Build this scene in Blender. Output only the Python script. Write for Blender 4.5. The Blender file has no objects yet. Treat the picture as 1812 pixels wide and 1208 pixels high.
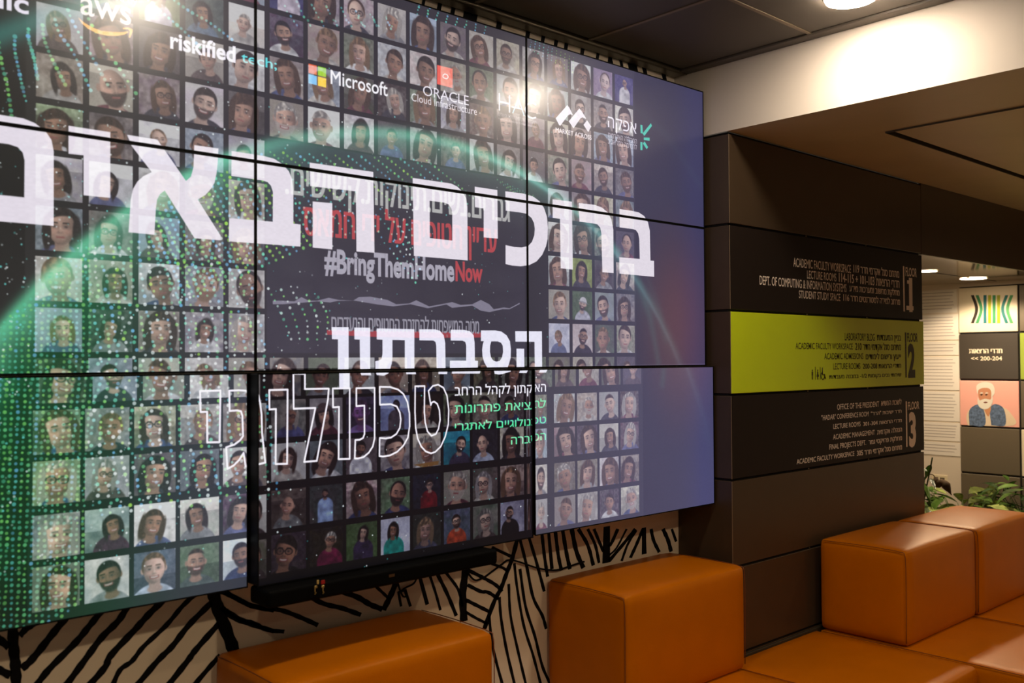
import bpy, bmesh, math, random, re
import numpy as np
from mathutils import Vector, Matrix
random.seed(7); rng = np.random.default_rng(11)
sc = bpy.context.scene; COL = sc.collection
# ---------------- camera, world, exposure, lights ----------------
ZO = 1.03                       # floor is at z=0; "relative" heights below are measured from the bottom of the video wall
F, YAW, PITCH, ROLL = 1680.707, .742021, .0190779, -.00531896
CAM = np.array([-3.27677, -2.37851, .606302]); W0, H0 = 1812, 1208
cy_, sy_, cp_, sp_ = math.cos(YAW), math.sin(YAW), math.cos(PITCH), math.sin(PITCH)
fw = np.array([sy_*cp_, cy_*cp_, sp_]); r0 = np.array([cy_, -sy_, 0.]); u0 = np.cross(r0, fw)
rt = math.cos(ROLL)*r0+math.sin(ROLL)*u0; up = -math.sin(ROLL)*r0+math.cos(ROLL)*u0
cd = bpy.data.cameras.new('camera'); cam = bpy.data.objects.new('camera', cd); COL.objects.link(cam)
cam.matrix_world = Matrix(((rt[0], up[0], -fw[0], CAM[0]), (rt[1], up[1], -fw[1], CAM[1]), (rt[2], up[2], -fw[2], CAM[2]+ZO), (0, 0, 0, 1)))
cd.sensor_width = 36; cd.lens = F/W0*36; cd.clip_start = .05
cd.dof.use_dof = True; cd.dof.focus_distance = 3.9; cd.dof.aperture_fstop = 4
sc.camera = cam
sc.view_settings.view_transform = 'Standard'; sc.view_settings.look = 'None'
sc.view_settings.exposure = 0; sc.view_settings.gamma = 1; sc.view_settings.use_curve_mapping = False
wd = bpy.data.worlds.new('room_ambient'); sc.world = wd; wd.use_nodes = True
wd.node_tree.nodes['Background'].inputs[0].default_value = (1, .82, .66, 1)
wd.node_tree.nodes['Background'].inputs[1].default_value = .07

def spot(name, x, y, z, watts, deg=110, blend=.6, col=(1, .77, .51), size=.05):
    l = bpy.data.lights.new(name, 'SPOT'); l.energy = watts; l.spot_size = math.radians(deg); l.spot_blend = blend
    l.color = col; l.shadow_soft_size = size
    o = bpy.data.objects.new(name, l); COL.objects.link(o); o.location = (x, y, z+ZO); return o
spot('downlight_beam', -2.07, -2.9, 1.80, 62, 150, .6)
spot('downlight_beam', -.30, -2.9, 1.80, 42, 150, .6)
spot('downlight_beam', -3.87, -2.9, 1.80, 55, 150, .6)
spot('downlight_beam', -2.07, -4.40, 1.80, 26, 150, .6)  # this spot and the next: unseen, added as fill from further back
spot('downlight_beam', -.30, -4.40, 1.80, 26, 150, .6)
spot('corridor_beam', 2.79, .295, 1.135, 62, 150, .3)
spot('corridor_beam', 3.60, .335, 1.135, 42, 150, .3)
spot('soffit_fill', 1.9, -3.0, 1.52, 28, 150, .6)  # both soffit spots are unseen, added to brighten the pillar and header
spot('soffit_fill', 3.4, -1.6, 1.52, 26, 150, .6)

# ---------------- helpers ----------------
def s2l(c): return tuple((v/12.92 if v <= .04045 else ((v+.055)/1.055)**2.4) for v in c)
def V(x, y, z): return Vector((x, y, z+ZO))
def ray(x, y): return fw+(x-W0/2)/F*rt-(y-H0/2)/F*up
def on(ax, val, x, y):          # the point where the photograph's line of sight through (x,y) meets a wall, ceiling or seat plane
    d = ray(x, y); return CAM+(val-CAM[ax])/d[ax]*d
def mat(name, rgb, rough=.5, metal=0, bump=0, bscale=60, vary=0, spec=.5, coat=0, vscale=4):
    m = bpy.data.materials.new(name); m.use_nodes = True; nt = m.node_tree; b = nt.nodes['Principled BSDF']
    c = s2l([v/255 for v in rgb]); b.inputs['Base Color'].default_value = (*c, 1)
    b.inputs['Roughness'].default_value = rough; b.inputs['Metallic'].default_value = metal
    b.inputs['Specular IOR Level'].default_value = spec; b.inputs['Coat Weight'].default_value = coat
    tc = nt.nodes.new('ShaderNodeTexCoord')
    if bump:
        n = nt.nodes.new('ShaderNodeTexNoise'); n.inputs['Scale'].default_value = bscale; n.inputs['Detail'].default_value = 6
        bp = nt.nodes.new('ShaderNodeBump'); bp.inputs['Strength'].default_value = bump; bp.inputs['Distance'].default_value = .002
        nt.links.new(tc.outputs['Object'], n.inputs['Vector']); nt.links.new(n.outputs['Fac'], bp.inputs['Height']); nt.links.new(bp.outputs['Normal'], b.inputs['Normal'])
    if vary:
        n = nt.nodes.new('ShaderNodeTexNoise'); n.inputs['Scale'].default_value = vscale; n.inputs['Detail'].default_value = 5
        r = nt.nodes.new('ShaderNodeValToRGB')
        r.color_ramp.elements[0].position = .3; r.color_ramp.elements[1].position = .7
        r.color_ramp.elements[0].color = (*[v*(1-vary) for v in c], 1); r.color_ramp.elements[1].color = (*[min(1, v*(1+vary)) for v in c], 1)
        nt.links.new(tc.outputs['Object'], n.inputs['Vector']); nt.links.new(n.outputs['Fac'], r.inputs[0]); nt.links.new(r.outputs[0], b.inputs['Base Color'])
    return m
def glow(name, rgb, s):
    m = mat(name, rgb); b = m.node_tree.nodes['Principled BSDF']
    b.inputs['Emission Color'].default_value = (*s2l([v/255 for v in rgb]), 1); b.inputs['Emission Strength'].default_value = s; return m
def link(name, me, m, parent=None, kind=None, label=None, cat=None, group=None):
    if m and not me.materials: me.materials.append(m)
    o = bpy.data.objects.new(name, me); COL.objects.link(o)
    if parent:
        o.parent = parent; o.matrix_parent_inverse = Matrix.Translation(-parent.location)
    for k, v in (('kind', kind), ('label', label), ('category', cat), ('group', group)):
        if v: o[k] = v
    return o
def thing(name, loc, label, cat, group=None):
    o = bpy.data.objects.new(name, None); COL.objects.link(o); o.location = loc; o['label'] = label; o['category'] = cat
    o.empty_display_size = .05
    if group: o['group'] = group
    return o
def bm_mesh(bm, name='m', smooth=False):
    me = bpy.data.meshes.new(name); bm.to_mesh(me); bm.free()
    if smooth:
        for p in me.polygons: p.use_smooth = True
    return me
def box(bm, x0, x1, y0, y1, z0, z1, bev=0, seg=2):
    r = bmesh.ops.create_cube(bm, size=1); vs = r['verts']
    for v in vs: v.co = Vector(((x0+x1)/2+v.co.x*(x1-x0), (y0+y1)/2+v.co.y*(y1-y0), ZO+(z0+z1)/2+v.co.z*(z1-z0)))
    if bev:
        es = list({e for v in vs for e in v.link_edges})
        bmesh.ops.bevel(bm, geom=es, offset=bev, segments=seg, affect='EDGES', profile=.5)
def bx(name, x0, x1, y0, y1, z0, z1, m, parent=None, bev=0, seg=2, **k):
    bm = bmesh.new(); box(bm, min(x0, x1), max(x0, x1), min(y0, y1), max(y0, y1), min(z0, z1), max(z0, z1), bev, seg)
    return link(name, bm_mesh(bm, name), m, parent, **k)
def tube_mesh(pts, r, n=8, name='tube', closed=False):
    bm = bmesh.new(); rings = []; P = [Vector(p) for p in pts]; rr = r if hasattr(r, '__len__') else [r]*len(P)
    for i, p in enumerate(P):
        a = P[max(0, i-1)]; b = P[min(len(P)-1, i+1)]; t = (b-a).normalized()
        q = t.cross(Vector((0, 0, 1)) if abs(t.z) < .9 else Vector((1, 0, 0))).normalized(); s = t.cross(q)
        rings.append([bm.verts.new(p+(q*math.cos(2*math.pi*j/n)+s*math.sin(2*math.pi*j/n))*rr[i]) for j in range(n)])
    for A, B in zip(rings, rings[1:]):
        for j in range(n): bm.faces.new((A[j], A[(j+1) % n], B[(j+1) % n], B[j]))
    bm.faces.new(rings[0][::-1]); bm.faces.new(rings[-1])
    return bm_mesh(bm, name, True)
def smooth_line(P, k=6):        # Catmull-Rom through points
    P = [np.array(p, float) for p in P]
    if len(P) < 3: return [P[0]+(P[-1]-P[0])*t for t in np.linspace(0, 1, 3)]
    Q = [2*P[0]-P[1]]+P+[2*P[-1]-P[-2]]; out = []
    for i in range(1, len(Q)-2):
        a, b, c, d = Q[i-1:i+3]
        for t in np.linspace(0, 1, k, endpoint=False):
            out.append(.5*(2*b+(c-a)*t+(2*a-5*b+4*c-d)*t*t+(3*b-a-3*c+d)*t**3))
    return out+[P[-1]]

# ---------------- letters: outlines taken from text curves ----------------
HEB = re.compile('[\u0590-\u05ff]')
def visual(s):                  # right-to-left display order, digit and Latin runs kept left-to-right
    if not HEB.search(s): return s
    runs = re.findall(r'[0-9A-Za-z](?:[\-/]*[0-9A-Za-z])*|.', s)
    return ''.join(r for r in reversed(runs))
_tm = {}
def text_mesh(s, off=0):
    k = (s, off)
    if k not in _tm:
        c = bpy.data.curves.new('lettering', 'FONT'); c.body = visual(s); c.offset = off; c.resolution_u = 3
        o = bpy.data.objects.new('lettering', c); COL.objects.link(o); bpy.context.view_layer.update()
        me = bpy.data.meshes.new_from_object(o.evaluated_get(bpy.context.evaluated_depsgraph_get()))
        bpy.data.objects.remove(o); bpy.data.curves.remove(c)
        co = np.array([v.co[:2] for v in me.vertices]); fs = [tuple(p.vertices) for p in me.polygons]
        bpy.data.meshes.remove(me)
        cnt = {}
        for f in fs:
            for a, b in zip(f, f[1:]+f[:1]):
                e = (min(a, b), max(a, b)); cnt[e] = cnt.get(e, 0)+1
        ed = np.array([e for e, n in cnt.items() if n == 1])
        _tm[k] = (co, fs, ed)
    return _tm[k]
def ref_height(kind):
    co = text_mesh({'heb': '\u05d4', 'cap': 'H', 'x': 'x', 'num': '1'}[kind])[0]; return co[:, 1].max(), co[:, 1].min()
def place_text(s, BL, TR, kind, off=0):     # BL,TR in plane units: baseline-left and top-right of the reference height
    co, fs, ed = text_mesh(s, off); hi, lo = ref_height(kind)
    x0, x1 = co[:, 0].min(), co[:, 0].max()
    P = np.empty_like(co); P[:, 0] = BL[0]+(co[:, 0]-x0)/(x1-x0)*(TR[0]-BL[0]); P[:, 1] = BL[1]+co[:, 1]/hi*(TR[1]-BL[1])
    return P, fs, ed

# ---------------- painting the picture shown on the video wall ----------------
TX0, TX1, TZ1, R = -3.075, .012, 1.735, 1000
TW, TH = int((TX1-TX0)*R), int(TZ1*R)
GX, GZ = np.meshgrid(np.linspace(TX0, TX1, TW, dtype=np.float32), np.linspace(0, TZ1, TH, dtype=np.float32))
TVS = .055                      # the display that stands proud shows the picture slightly shifted
def planeY(x, y):
    if y <= 657.5: return 0.
    return -.08 if 449 < x < 942.5 else -.03
def S(x, y):
    yp = planeY(x, y); p = on(1, yp, x, y); return np.array([(p[0]+(TVS if yp == -.08 else 0)-TX0)*R, p[2]*R])
def tex(pts, crop=None):
    if crop: ox, oy, s = crop; pts = [(ox+a*s, oy+b*s) for a, b in pts]
    return [S(*p) for p in pts]
def edges_of(poly): P = np.array(poly); return np.stack([P, np.roll(P, -1, 0)], 1)
def cover(E, ss=4):
    E = np.asarray(E, float); x0 = int(E[..., 0].min())-1; x1 = int(E[..., 0].max())+2; y0 = int(E[..., 1].min())-1; y1 = int(E[..., 1].max())+2
    x0 = max(0, x0); x1 = min(TW, x1); y0 = max(0, y0); y1 = min(TH, y1)
    if x1 <= x0 or y1 <= y0: return None
    M = np.zeros((y1-y0, x1-x0), np.float32); xi = np.arange(x0, x1)
    ax, ay, bx_, by = E[:, 0, 0], E[:, 0, 1], E[:, 1, 0], E[:, 1, 1]
    for r in range(y1-y0):
        for k in range(ss):
            yy = y0+r+(k+.5)/ss; c = (ay <= yy) != (by <= yy)
            if not c.any(): continue
            xs = np.sort(ax[c]+(yy-ay[c])/(by[c]-ay[c])*(bx_[c]-ax[c]))
            n = len(xs)//2*2; a = xs[0:n:2, None]; b = xs[1:n:2, None]
            M[r] += (np.clip(b-xi, 0, 1)-np.clip(a-xi, 0, 1)).sum(0)/ss
    return x0, y0, np.clip(M, 0, 1)
def paint(L, cov, col, alpha=1.):
    if cov is None: return
    x0, y0, M = cov; h, w = M.shape; M = (M*alpha)[..., None]
    L[y0:y0+h, x0:x0+w] = L[y0:y0+h, x0:x0+w]*(1-M)+np.array(col, np.float32)*M
def poly(L, pts, col, alpha=1., crop=None): paint(L, cover(edges_of(tex(pts, crop))), col, alpha)
def polyset(L, plist, col, alpha=1., crop=None): paint(L, cover(np.concatenate([edges_of(tex(p, crop)) for p in plist])), col, alpha)
def words_(L, s, bl, tr, kind, col, alpha=1., off=0):
    heb = bool(HEB.search(s)); P, fs, ed = place_text(s, S(*bl), S(*tr), kind, 0 if heb else off)
    for dx in ((0, -off*40, off*40) if heb and off else (0,)): paint(L, cover((P+np.array([dx, 0]))[ed]), col, alpha)
def stroke(L, pts, w, col, alpha=1., crop=None, closed=False, soft=.5):
    P = np.array(tex(pts, crop)); 
    if closed: P = np.vstack([P, P[:1]])
    x0 = max(0, int(P[:, 0].min()-w-3)); x1 = min(TW, int(P[:, 0].max()+w+4)); y0 = max(0, int(P[:, 1].min()-w-3)); y1 = min(TH, int(P[:, 1].max()+w+4))
    if x1 <= x0 or y1 <= y0: return
    X, Y = np.meshgrid(np.arange(x0, x1), np.arange(y0, y1)); D = np.full(X.shape, 1e9)
    for a, b in zip(P, P[1:]):
        d = b-a; t = np.clip(((X-a[0])*d[0]+(Y-a[1])*d[1])/max(1e-9, d@d), 0, 1)
        D = np.minimum(D, np.hypot(X-a[0]-t*d[0], Y-a[1]-t*d[1]))
    paint(L, (x0, y0, np.clip((w/2+soft-D)/(2*soft), 0, 1).astype(np.float32)), col, alpha)
def stamp(L, x, y, r, col, a):
    k = int(r+2); xi, yi = int(x), int(y)
    if xi-k < 0 or yi-k < 0 or xi+k+1 > TW or yi+k+1 > TH: return
    yy, xx = np.mgrid[-k:k+1, -k:k+1]; d = np.hypot(xx-(x-xi), yy-(y-yi)); M = (np.clip(r+.6-d, 0, 1)*a)[..., None].astype(np.float32)
    T = L[yi-k:yi+k+1, xi-k:xi+k+1]; T[:] = T*(1-M)+np.array(col, np.float32)*M
def vnoise(h, w, cells, seed):
    g = np.random.default_rng(seed).random((cells+2, cells+2)).astype(np.float32)
    y = np.linspace(0, cells, h); x = np.linspace(0, cells, w); yi = y.astype(int); xi = x.astype(int); fy = (y-yi)[:, None]; fx = (x-xi)[None]
    fy = fy*fy*(3-2*fy); fx = fx*fx*(3-2*fx)
    a = g[yi][:, xi]; b = g[yi][:, xi+1]; c = g[yi+1][:, xi]; d = g[yi+1][:, xi+1]
    return (a*(1-fx)+b*fx)*(1-fy)+(c*(1-fx)+d*fx)*fy

# --- one made-up portrait, painted as soft shapes ---
SKIN = [(.82, .64, .55), (.74, .55, .45), (.66, .47, .37), (.88, .72, .64), (.6, .43, .34)]
HAIR = [(.10, .08, .07), (.16, .11, .08), (.25, .17, .12), (.45, .33, .22), (.66, .63, .60), (.12, .09, .08)]
BGS = [(.78, .78, .80), (.38, .42, .33), (.60, .57, .54), (.24, .22, .22), (.55, .6, .66), (.66, .62, .56), (.40, .37, .35), (.84, .83, .82), (.70, .68, .68), (.55, .5, .48)]
CLO = [(.15, .15, .18), (.85, .85, .88), (.2, .25, .42), (.5, .5, .52), (.36, .16, .2), (.25, .2, .2), (.7, .68, .66), (.3, .32, .5)]
def portrait(w, h, seed, o=None):
    g = np.random.default_rng(seed); o = o or {}
    y, x = np.mgrid[0:h, 0:w].astype(np.float32); x = (x/(w-1)*2-1); y = (y/(h-1)*2-1)
    bg = np.array(o.get('bg', BGS[g.integers(len(BGS))])); b2 = np.clip(bg*(.6+.7*g.random())+(g.random(3)-.5)*.12, 0, 1)
    n = vnoise(h, w, 3+int(g.integers(5)), seed+1)[..., None]; nn = vnoise(h, w, 14, seed+2)[..., None]-.5
    plain = 1 if 'bg' in o else g.random()
    I = bg*(1-n)+b2*n+nn*(.05 if plain < .4 else .22)*(.5 if 'bg' in o else 1)
    if g.random() < .3: I = np.where((y > g.random()*.8-.2)[..., None], I*1.25+.06, I)
    fem = o.get('fem', g.random() < .45); sk = np.array(o.get('skin', SKIN[g.integers(len(SKIN))])); hair = np.array(o.get('hair', HAIR[g.integers(len(HAIR))]))
    cl = np.array(o.get('cloth', CLO[g.integers(len(CLO))])); s = o.get('s', .40+.40*g.random()**.8); cx = o.get('cx', (g.random()-.5)*.4); cy = o.get('cy', .22-.25*s+(g.random()-.5)*.15)
    th = o.get('tilt', (g.random()-.5)*.5); c_, s_ = math.cos(th), math.sin(th)
    X = ((x-cx)*c_+(y-cy)*s_)/s; Y = (-(x-cx)*s_+(y-cy)*c_)/s
    k = s*w/2
    def m(d, soft=2.3): return np.clip(.5-d*k/soft, 0, 1)[..., None]
    def ell(a, b, ra, rb): return (np.hypot((X-a)/ra, (Y-b)/rb)-1)*min(ra, rb)
    def mix(I, M, c): return I*(1-M)+np.array(c)*M
    fx = (g.random()-.5)*.3           # face turned a little
    hn = (.7+.9*(.5+.5*np.sin(X*(9+6*g.random())+3*vnoise(h, w, 6, seed+4)*2)*np.exp(-.1*np.abs(Y)))*vnoise(h, w, 16, seed+4))[..., None]
    if fem: I = mix(I, m(ell(0, -.35, 1.02+.2*g.random(), 1.55+.4*g.random()), 3), hair*hn)
    body = (np.hypot((x-cx*.8)/(1.75*s+.12), np.maximum(y-(cy-3.05*s), 0)/(2.0*s))-1)*s
    Mb = np.clip(.5-body*w/3.2, 0, 1)[..., None]; I = mix(I, Mb, cl*(.75+.5*vnoise(h, w, 9, seed+3)[..., None]))
    neck = np.maximum(np.abs(X)-.42, np.maximum(Y+.3, -Y-1.55)); I = mix(I, m(neck, 2.5), sk*.78)
    I = mix(I, m(ell(0, -1.45, .55, .28), 3), sk*.82)
    if not fem:
        for e in (-1, 1): I = mix(I, m(ell(e*.84, -.02, .14, .24)), sk*.85)
    if not o.get('bald', (not fem) and g.random() < .18): I = mix(I, m(ell(0, .28, .9, .98), 3), hair*hn)
    face = ell(0, 0, .78, 1.06)-.03*np.cos(3*np.arctan2(Y, X))
    sd_ = 1 if g.random() < .5 else -1; nz = np.sqrt(np.clip(1-(X/.8)**2-(Y/1.1)**2, 0, 1)); lit = .58+.55*np.clip(.5*sd_*X/.8+.35*Y/1.1+.75*nz, 0, 1.2)
    I = mix(I, m(face), sk*lit[..., None]*(.93+.14*vnoise(h, w, 7, seed+6)[..., None]))
    for e in (-1, 1): I = mix(I, m(ell(e*.42+fx, -.22, .22, .18), 9)*.35, np.minimum(1, sk*np.array((1.18, 1.02, 1.0))))
    if not o.get('bald', False) and (fem or g.random() < .9):
        hl = .62+.2*g.random(); part = (g.random()-.5)*.8
        I = mix(I, m(np.maximum(ell(0, .1, .86, 1.1), hl-Y-.30*(X-part)**2), 4), hair*hn)
    if fem:
        for e in (-1, 1): I = mix(I, m(ell(e*.88, -.35, .26, 1.15), 3), hair*.95)
    eyey = .06
    for e in (-1, 1):
        I = mix(I, m(ell(e*.34+fx, eyey+.03, .26, .17), 7)*.55, sk*.5)
        I = mix(I, m(ell(e*.33+fx, eyey-.01, .145, .07))*.35, (.75, .7, .68)); I = mix(I, m(ell(e*.33+fx, eyey-.01, .10, .065))*.75, (.16, .11, .10))
        I = mix(I, m(np.abs(Y-(eyey+.23-.35*(X-e*.33-fx)**2))-.045+3*np.clip(np.abs(X-e*.33-fx)-.19, 0, 1))*.8, hair*.6)
    I = mix(I, m(ell(fx*1.25-.07, -.15, .09, .2), 4)*.3, sk*.62); I = mix(I, m(ell(fx*1.25, -.32, .17, .07), 2.5)*.55, sk*.55)
    I = mix(I, m(ell(fx*1.25+.03, -.1, .05, .22), 3)*.4, np.minimum(1, sk*1.25))
    beard = o.get('beard', (not fem) and g.random() < .4)
    if beard: I = mix(I, m(np.maximum(ell(0, -.08, .8, 1.12), Y+.38+.35*np.abs(X)*0-.25*X*X), 4)*.8, hair*1.05)
    smile = g.random() < .6
    mc = -.60+.16*(X-fx)**2*(1 if smile else .2)*3
    if smile:
        I = mix(I, m(np.maximum(np.abs(Y-mc)-.10, np.abs(X-fx)-.34)), (.55, .25, .24)); I = mix(I, m(np.maximum(np.abs(Y-mc-.015)-.055, np.abs(X-fx)-.27)), (.84, .78, .75))
    else: I = mix(I, m(np.maximum(np.abs(Y-mc)-.06, np.abs(X-fx)-.25))*.85, (.58, .3, .28))
    if o.get('glasses', g.random() < .14):
        for e in (-1, 1): I = mix(I, m(np.abs(ell(e*.36+fx, .04, .29, .22))-.03)*.9, (.08, .07, .08))
        I = mix(I, m(np.maximum(np.abs(Y-.07)-.03, np.abs(X-fx)-.09)), (.08, .07, .08))
    if o.get('cap'): I = mix(I, m(np.maximum(ell(0, .32, .95, .98), .38-Y)), o['cap']); I = mix(I, m(ell(.05, .38, 1.15, .13)), np.array(o['cap'])*.7)
    I = I.copy(); I[1:-1, 1:-1] = .4*I[1:-1, 1:-1]+.15*(I[2:, 1:-1]+I[:-2, 1:-1]+I[1:-1, 2:]+I[1:-1, :-2])
    I *= (.9+.2*vnoise(h, w, 3, seed+9)[..., None]); return np.clip(I+(g.random((h, w, 1))-.5)*.05+(vnoise(h, w, 40, seed+12)[..., None]-.5)*.07, 0, 1).astype(np.float32)

P = np.full((TH, TW, 3), .05, np.float32)
inside = (GX > -2.6245) & (GX < -.4454)
P[~inside] = 0
TEAL = (.05, .62, .58)
SPEC = {  # (row from the bottom, column)
 (0, 1): dict(bg=(.75, .76, .78), fem=False, beard=True, hair=(.1, .08, .08), s=.62, cx=.1, cy=.1, cloth=(.6, .6, .62), bald=False),
 (0, 2): dict(bg=(.2, .2, .26), fem=False, beard=False, hair=(.4, .28, .2), s=.66, cx=-.05, cy=.12, skin=(.9, .72, .66), cloth=(.7, .75, .85)),
 (0, 3): dict(bg=(.22, .3, .2), fem=False, beard=True, s=.58, cx=-.2, cloth=(.25, .3, .28)),
 (0, 4): dict(bg=(.72, .78, .8), fem=False, beard=True, s=.55, cx=0, hair=(.1, .09, .1), cloth=(.12, .16, .3)),
 (0, 5): dict(bg=(.3, .25, .26), fem=False, beard=False, s=.72, hair=(.12, .09, .08), cloth=(.1, .09, .1)),
 (0, 6): dict(bg=(.12, .1, .11), fem=False, beard=False, s=.38, hair=(.7, .68, .66), cloth=(.48, .08, .26), cy=.3, cx=.25, glasses=True),
 (0, 7): dict(bg=(.35, .46, .28), fem=True, s=.3, hair=(.1, .06, .07), cloth=(.22, .16, .3), cy=.42, cx=.1),
 (0, 8): dict(bg=(.84, .84, .93), fem=True, s=.33, hair=(.08, .06, .06), cloth=TEAL, cy=.3, cx=-.15, tilt=-.1),
 (0, 9): dict(bg=(.2, .22, .18), fem=True, s=.55, hair=(.5, .4, .3), skin=(.7, .55, .5), cloth=(.3, .3, .4)),
 (0, 10): dict(bg=(.4, .42, .55), fem=False, s=.36, cloth=(.75, .28, .14), hair=(.15, .08, .06), cy=.25),
 (0, 11): dict(bg=(.55, .53, .5), fem=True, s=.6, hair=(.5, .48, .46), skin=(.85, .72, .66)),
 (0, 12): dict(bg=(.78, .76, .86), fem=False, s=.36, cloth=(.06, .06, .07), cy=.3, cx=-.25, beard=True),
 (1, 6): dict(bg=(.3, .26, .26), fem=False, s=.2, cloth=(.6, .7, .9), cy=.55, beard=True, hair=(.08, .07, .07)),
 (1, 9): dict(bg=(.1, .12, .22), fem=False, s=.28, cloth=(.5, .06, .1), cy=.35, glasses=True),
 (1, 5): dict(bg=(.36, .32, .28), fem=False, bald=True, s=.45, cloth=(.45, .46, .46)),
 (1, 11): dict(bg=(.4, .34, .32), fem=True, s=.6, hair=(.62, .6, .6), glasses=True),
 (1, 3): dict(bg=(.8, .74, .74), fem=True, s=.5, hair=(.12, .08, .08)),
 (1, 1): dict(bg=(.6, .66, .62), fem=True, s=.42, hair=(.13, .1, .1), cloth=(.25, .12, .2), cx=.25),
 (2, 3): dict(bg=(.35, .35, .38), fem=True, s=.6, hair=(.08, .06, .06), cloth=(.05, .05, .07)),
 (2, 10): dict(bg=(.05, .55, .6), fem=False, s=.42, beard=True, hair=(.06, .05, .06), cloth=(.22, .2, .3), cx=.3),
 (2, 11): dict(bg=(.14, .14, .15), fem=False, bald=True, s=.5, cloth=(.7, .74, .85)),
 (2, 7): dict(bg=(.5, .45, .45), fem=False, s=.35, cy=.4, cloth=(.9, .9, .96), beard=True),
 (2, 6): dict(bg=(.5, .52, .56), fem=True, s=.62, hair=(.16, .11, .09), tilt=-.4),
 (2, 1): dict(bg=(.65, .68, .65), fem=True, s=.5, hair=(.6, .57, .55), glasses=True),
 (2, 0): dict(bg=(.45, .5, .4), fem=True, s=.75, hair=(.7, .68, .6), glasses=True),
 (3, 6): dict(bg=(.6, .58, .6), fem=True, s=.5, cap=(.35, .28, .27), hair=(.1, .08, .08)),
 (3, 7): dict(bg=(.2, .15, .25), fem=False, s=.6, skin=(.55, .35, .62), hair=(.3, .2, .3), cloth=(.5, .4, .65)),
 (3, 8): dict(bg=(.55, .58, .78), fem=False, s=.25, skin=(.3, .24, .26), cloth=(.33, .3, .33), cy=.45, cx=.1, hair=(.05, .05, .06)),
 (3, 9): dict(bg=(.16, .1, .08), fem=True, s=.5, hair=(.08, .05, .04)),
 (12, 0): dict(bg=(.2, .2, .19), fem=False, bald=True, hair=(.6, .6, .6), s=.68, skin=(.9, .7, .64)),
 (12, 1): dict(bg=(.42, .45, .36), fem=False, beard=True, s=.55, hair=(.1, .07, .06), cx=.2),
 (12, 2): dict(bg=(.3, .42, .25), fem=True, s=.32, hair=(.35, .25, .18), cloth=(.82, .8, .9), cy=.35),
 (12, 3): dict(bg=(.3, .35, .33), fem=True, s=.45, hair=(.07, .05, .06), cloth=(.3, .4, .5)),
 (13, 0): dict(bg=(.6, .66, .72), fem=True, s=.25, hair=(.25, .3, .6), cloth=(.2, .2, .5), cy=.5),
 (13, 5): dict(bg=(.16, .18, .36), fem=False, s=.32, beard=True, cloth=(.82, .76, .84), cy=.4),
 (12, 5): dict(bg=(.2, .2, .25), fem=False, beard=True, s=.55, cx=-.2, hair=(.05, .05, .06), cloth=(.8, .8, .82)),
 (13, 17): dict(bg=(.26, .24, .45), fem=False, bald=True, s=.27, cloth=(.86, .84, .88), cy=.5),
 (13, 16): dict(bg=(.6, .5, .62), fem=False, s=.6, skin=(.92, .78, .76), hair=(.3, .22, .2), cloth=(.85, .85, .9), beard=False),
 (6, 15): dict(bg=(.22, .3, .2), fem=False, s=.4, cap=(.85, .84, .88), cloth=(.7, .7, .78), hair=(.07, .06, .06)),
 (5, 15): dict(bg=(.86, .8, .82), fem=False, s=.5, hair=(.08, .06, .07), cloth=(.1, .09, .12)),
 (5, 14): dict(bg=(.72, .74, .85), fem=False, s=.38, cloth=(.3, .34, .5)),
 (7, 15): dict(bg=(.45, .5, .2), fem=True, s=.5, hair=(.1, .07, .05)),
}
seed = 100
def tile(xa, xb, za, zb, key):
    global seed; seed += 1
    a, b, c, d = int((xa-TX0)*R), int((xb-TX0)*R), int(za*R), int(zb*R)
    P[c:d, a:b] = portrait(b-a, d-c, seed, SPEC.get(key))
for k in range(4, 14):          # upper rows
    for c in range(18):
        if 5 <= k <= 9 and 5 <= c <= 13: continue
        x = -2.602+.1202*c; z = .511+.1195*(k-4); tile(x, x+.105, z, z+.104 if k < 13 else z+.104, (k, c))
seed = 900
for k, z in enumerate((.030, .148, .272, .389)):     # bottom rows, one column grid for each display
    for c in range(18):
        if c < 5: x = -2.614+.1157*c; w_ = .104
        elif c < 13: x = -1.985+.1167*(c-5); w_ = .1045
        elif c == 13: x = -1.051; w_ = .016
        else: x = -.927+.1173*(c-14); w_ = .105
        dz = .012 if 5 <= c <= 13 else (.005 if c < 5 else -.005)
        tile(x, x+w_, z+dz, z+dz+.101, (k, c))
        if c == 13: tile(-1.024, -.982+.02, z-.005, z+.096, (k, 18))
        if c == 4: tile(-2.079, -1.999, z+dz, z+dz+.101, (k, 20)); 
# candle-lit cake in one of the photographs
poly(P, [(1075, 500), (1200, 480), (1195, 500), (1120, 512)], (.7, .5, .2), .9, (340, 640, .3642))
# the dark middle of the poster
ctr = (GX > -2.01) & (GX < -1.035) & (GZ > .628) & (GZ < 1.222); P[ctr] = (.085, .08, .11)
edge = np.abs(vnoise(TH, TW, 24, 5)-.5)*.06
P[ctr] += edge[ctr][:, None]
G7 = (.86, .84, .87); RED = (.92, .20, .20)
words_(P, 'גברים.נשים.תינוקות.קשישים.', (505.5, 342.5), (901.5, 352), 'heb', (.9, .9, .88), .9, .055)
words_(P, 'עדיין חטופים על ידי חמאס', (537.5, 414.8), (878.5, 406), 'heb', RED, 1, .06)
words_(P, '#BringThemHome', (574, 481), (804, 460.6), 'cap', (.86, .84, .92), 1, .035)
words_(P, 'Now', (806, 495.6), (854, 467), 'cap', RED, 1, .035)
NC = (470, 500, .25386)
poly(P, [(427, 330), (1500, 347), (1500, 382), (1100, 385), (770, 378), (427, 362)], (.78, .15, .16), 1, NC)
words_(P, 'מטה המשפחות להחזרת החטופים והנעדרים', (586.8, 585), (847.5, 568.5), 'heb', (.70, .69, .76), 1, .022)
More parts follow.
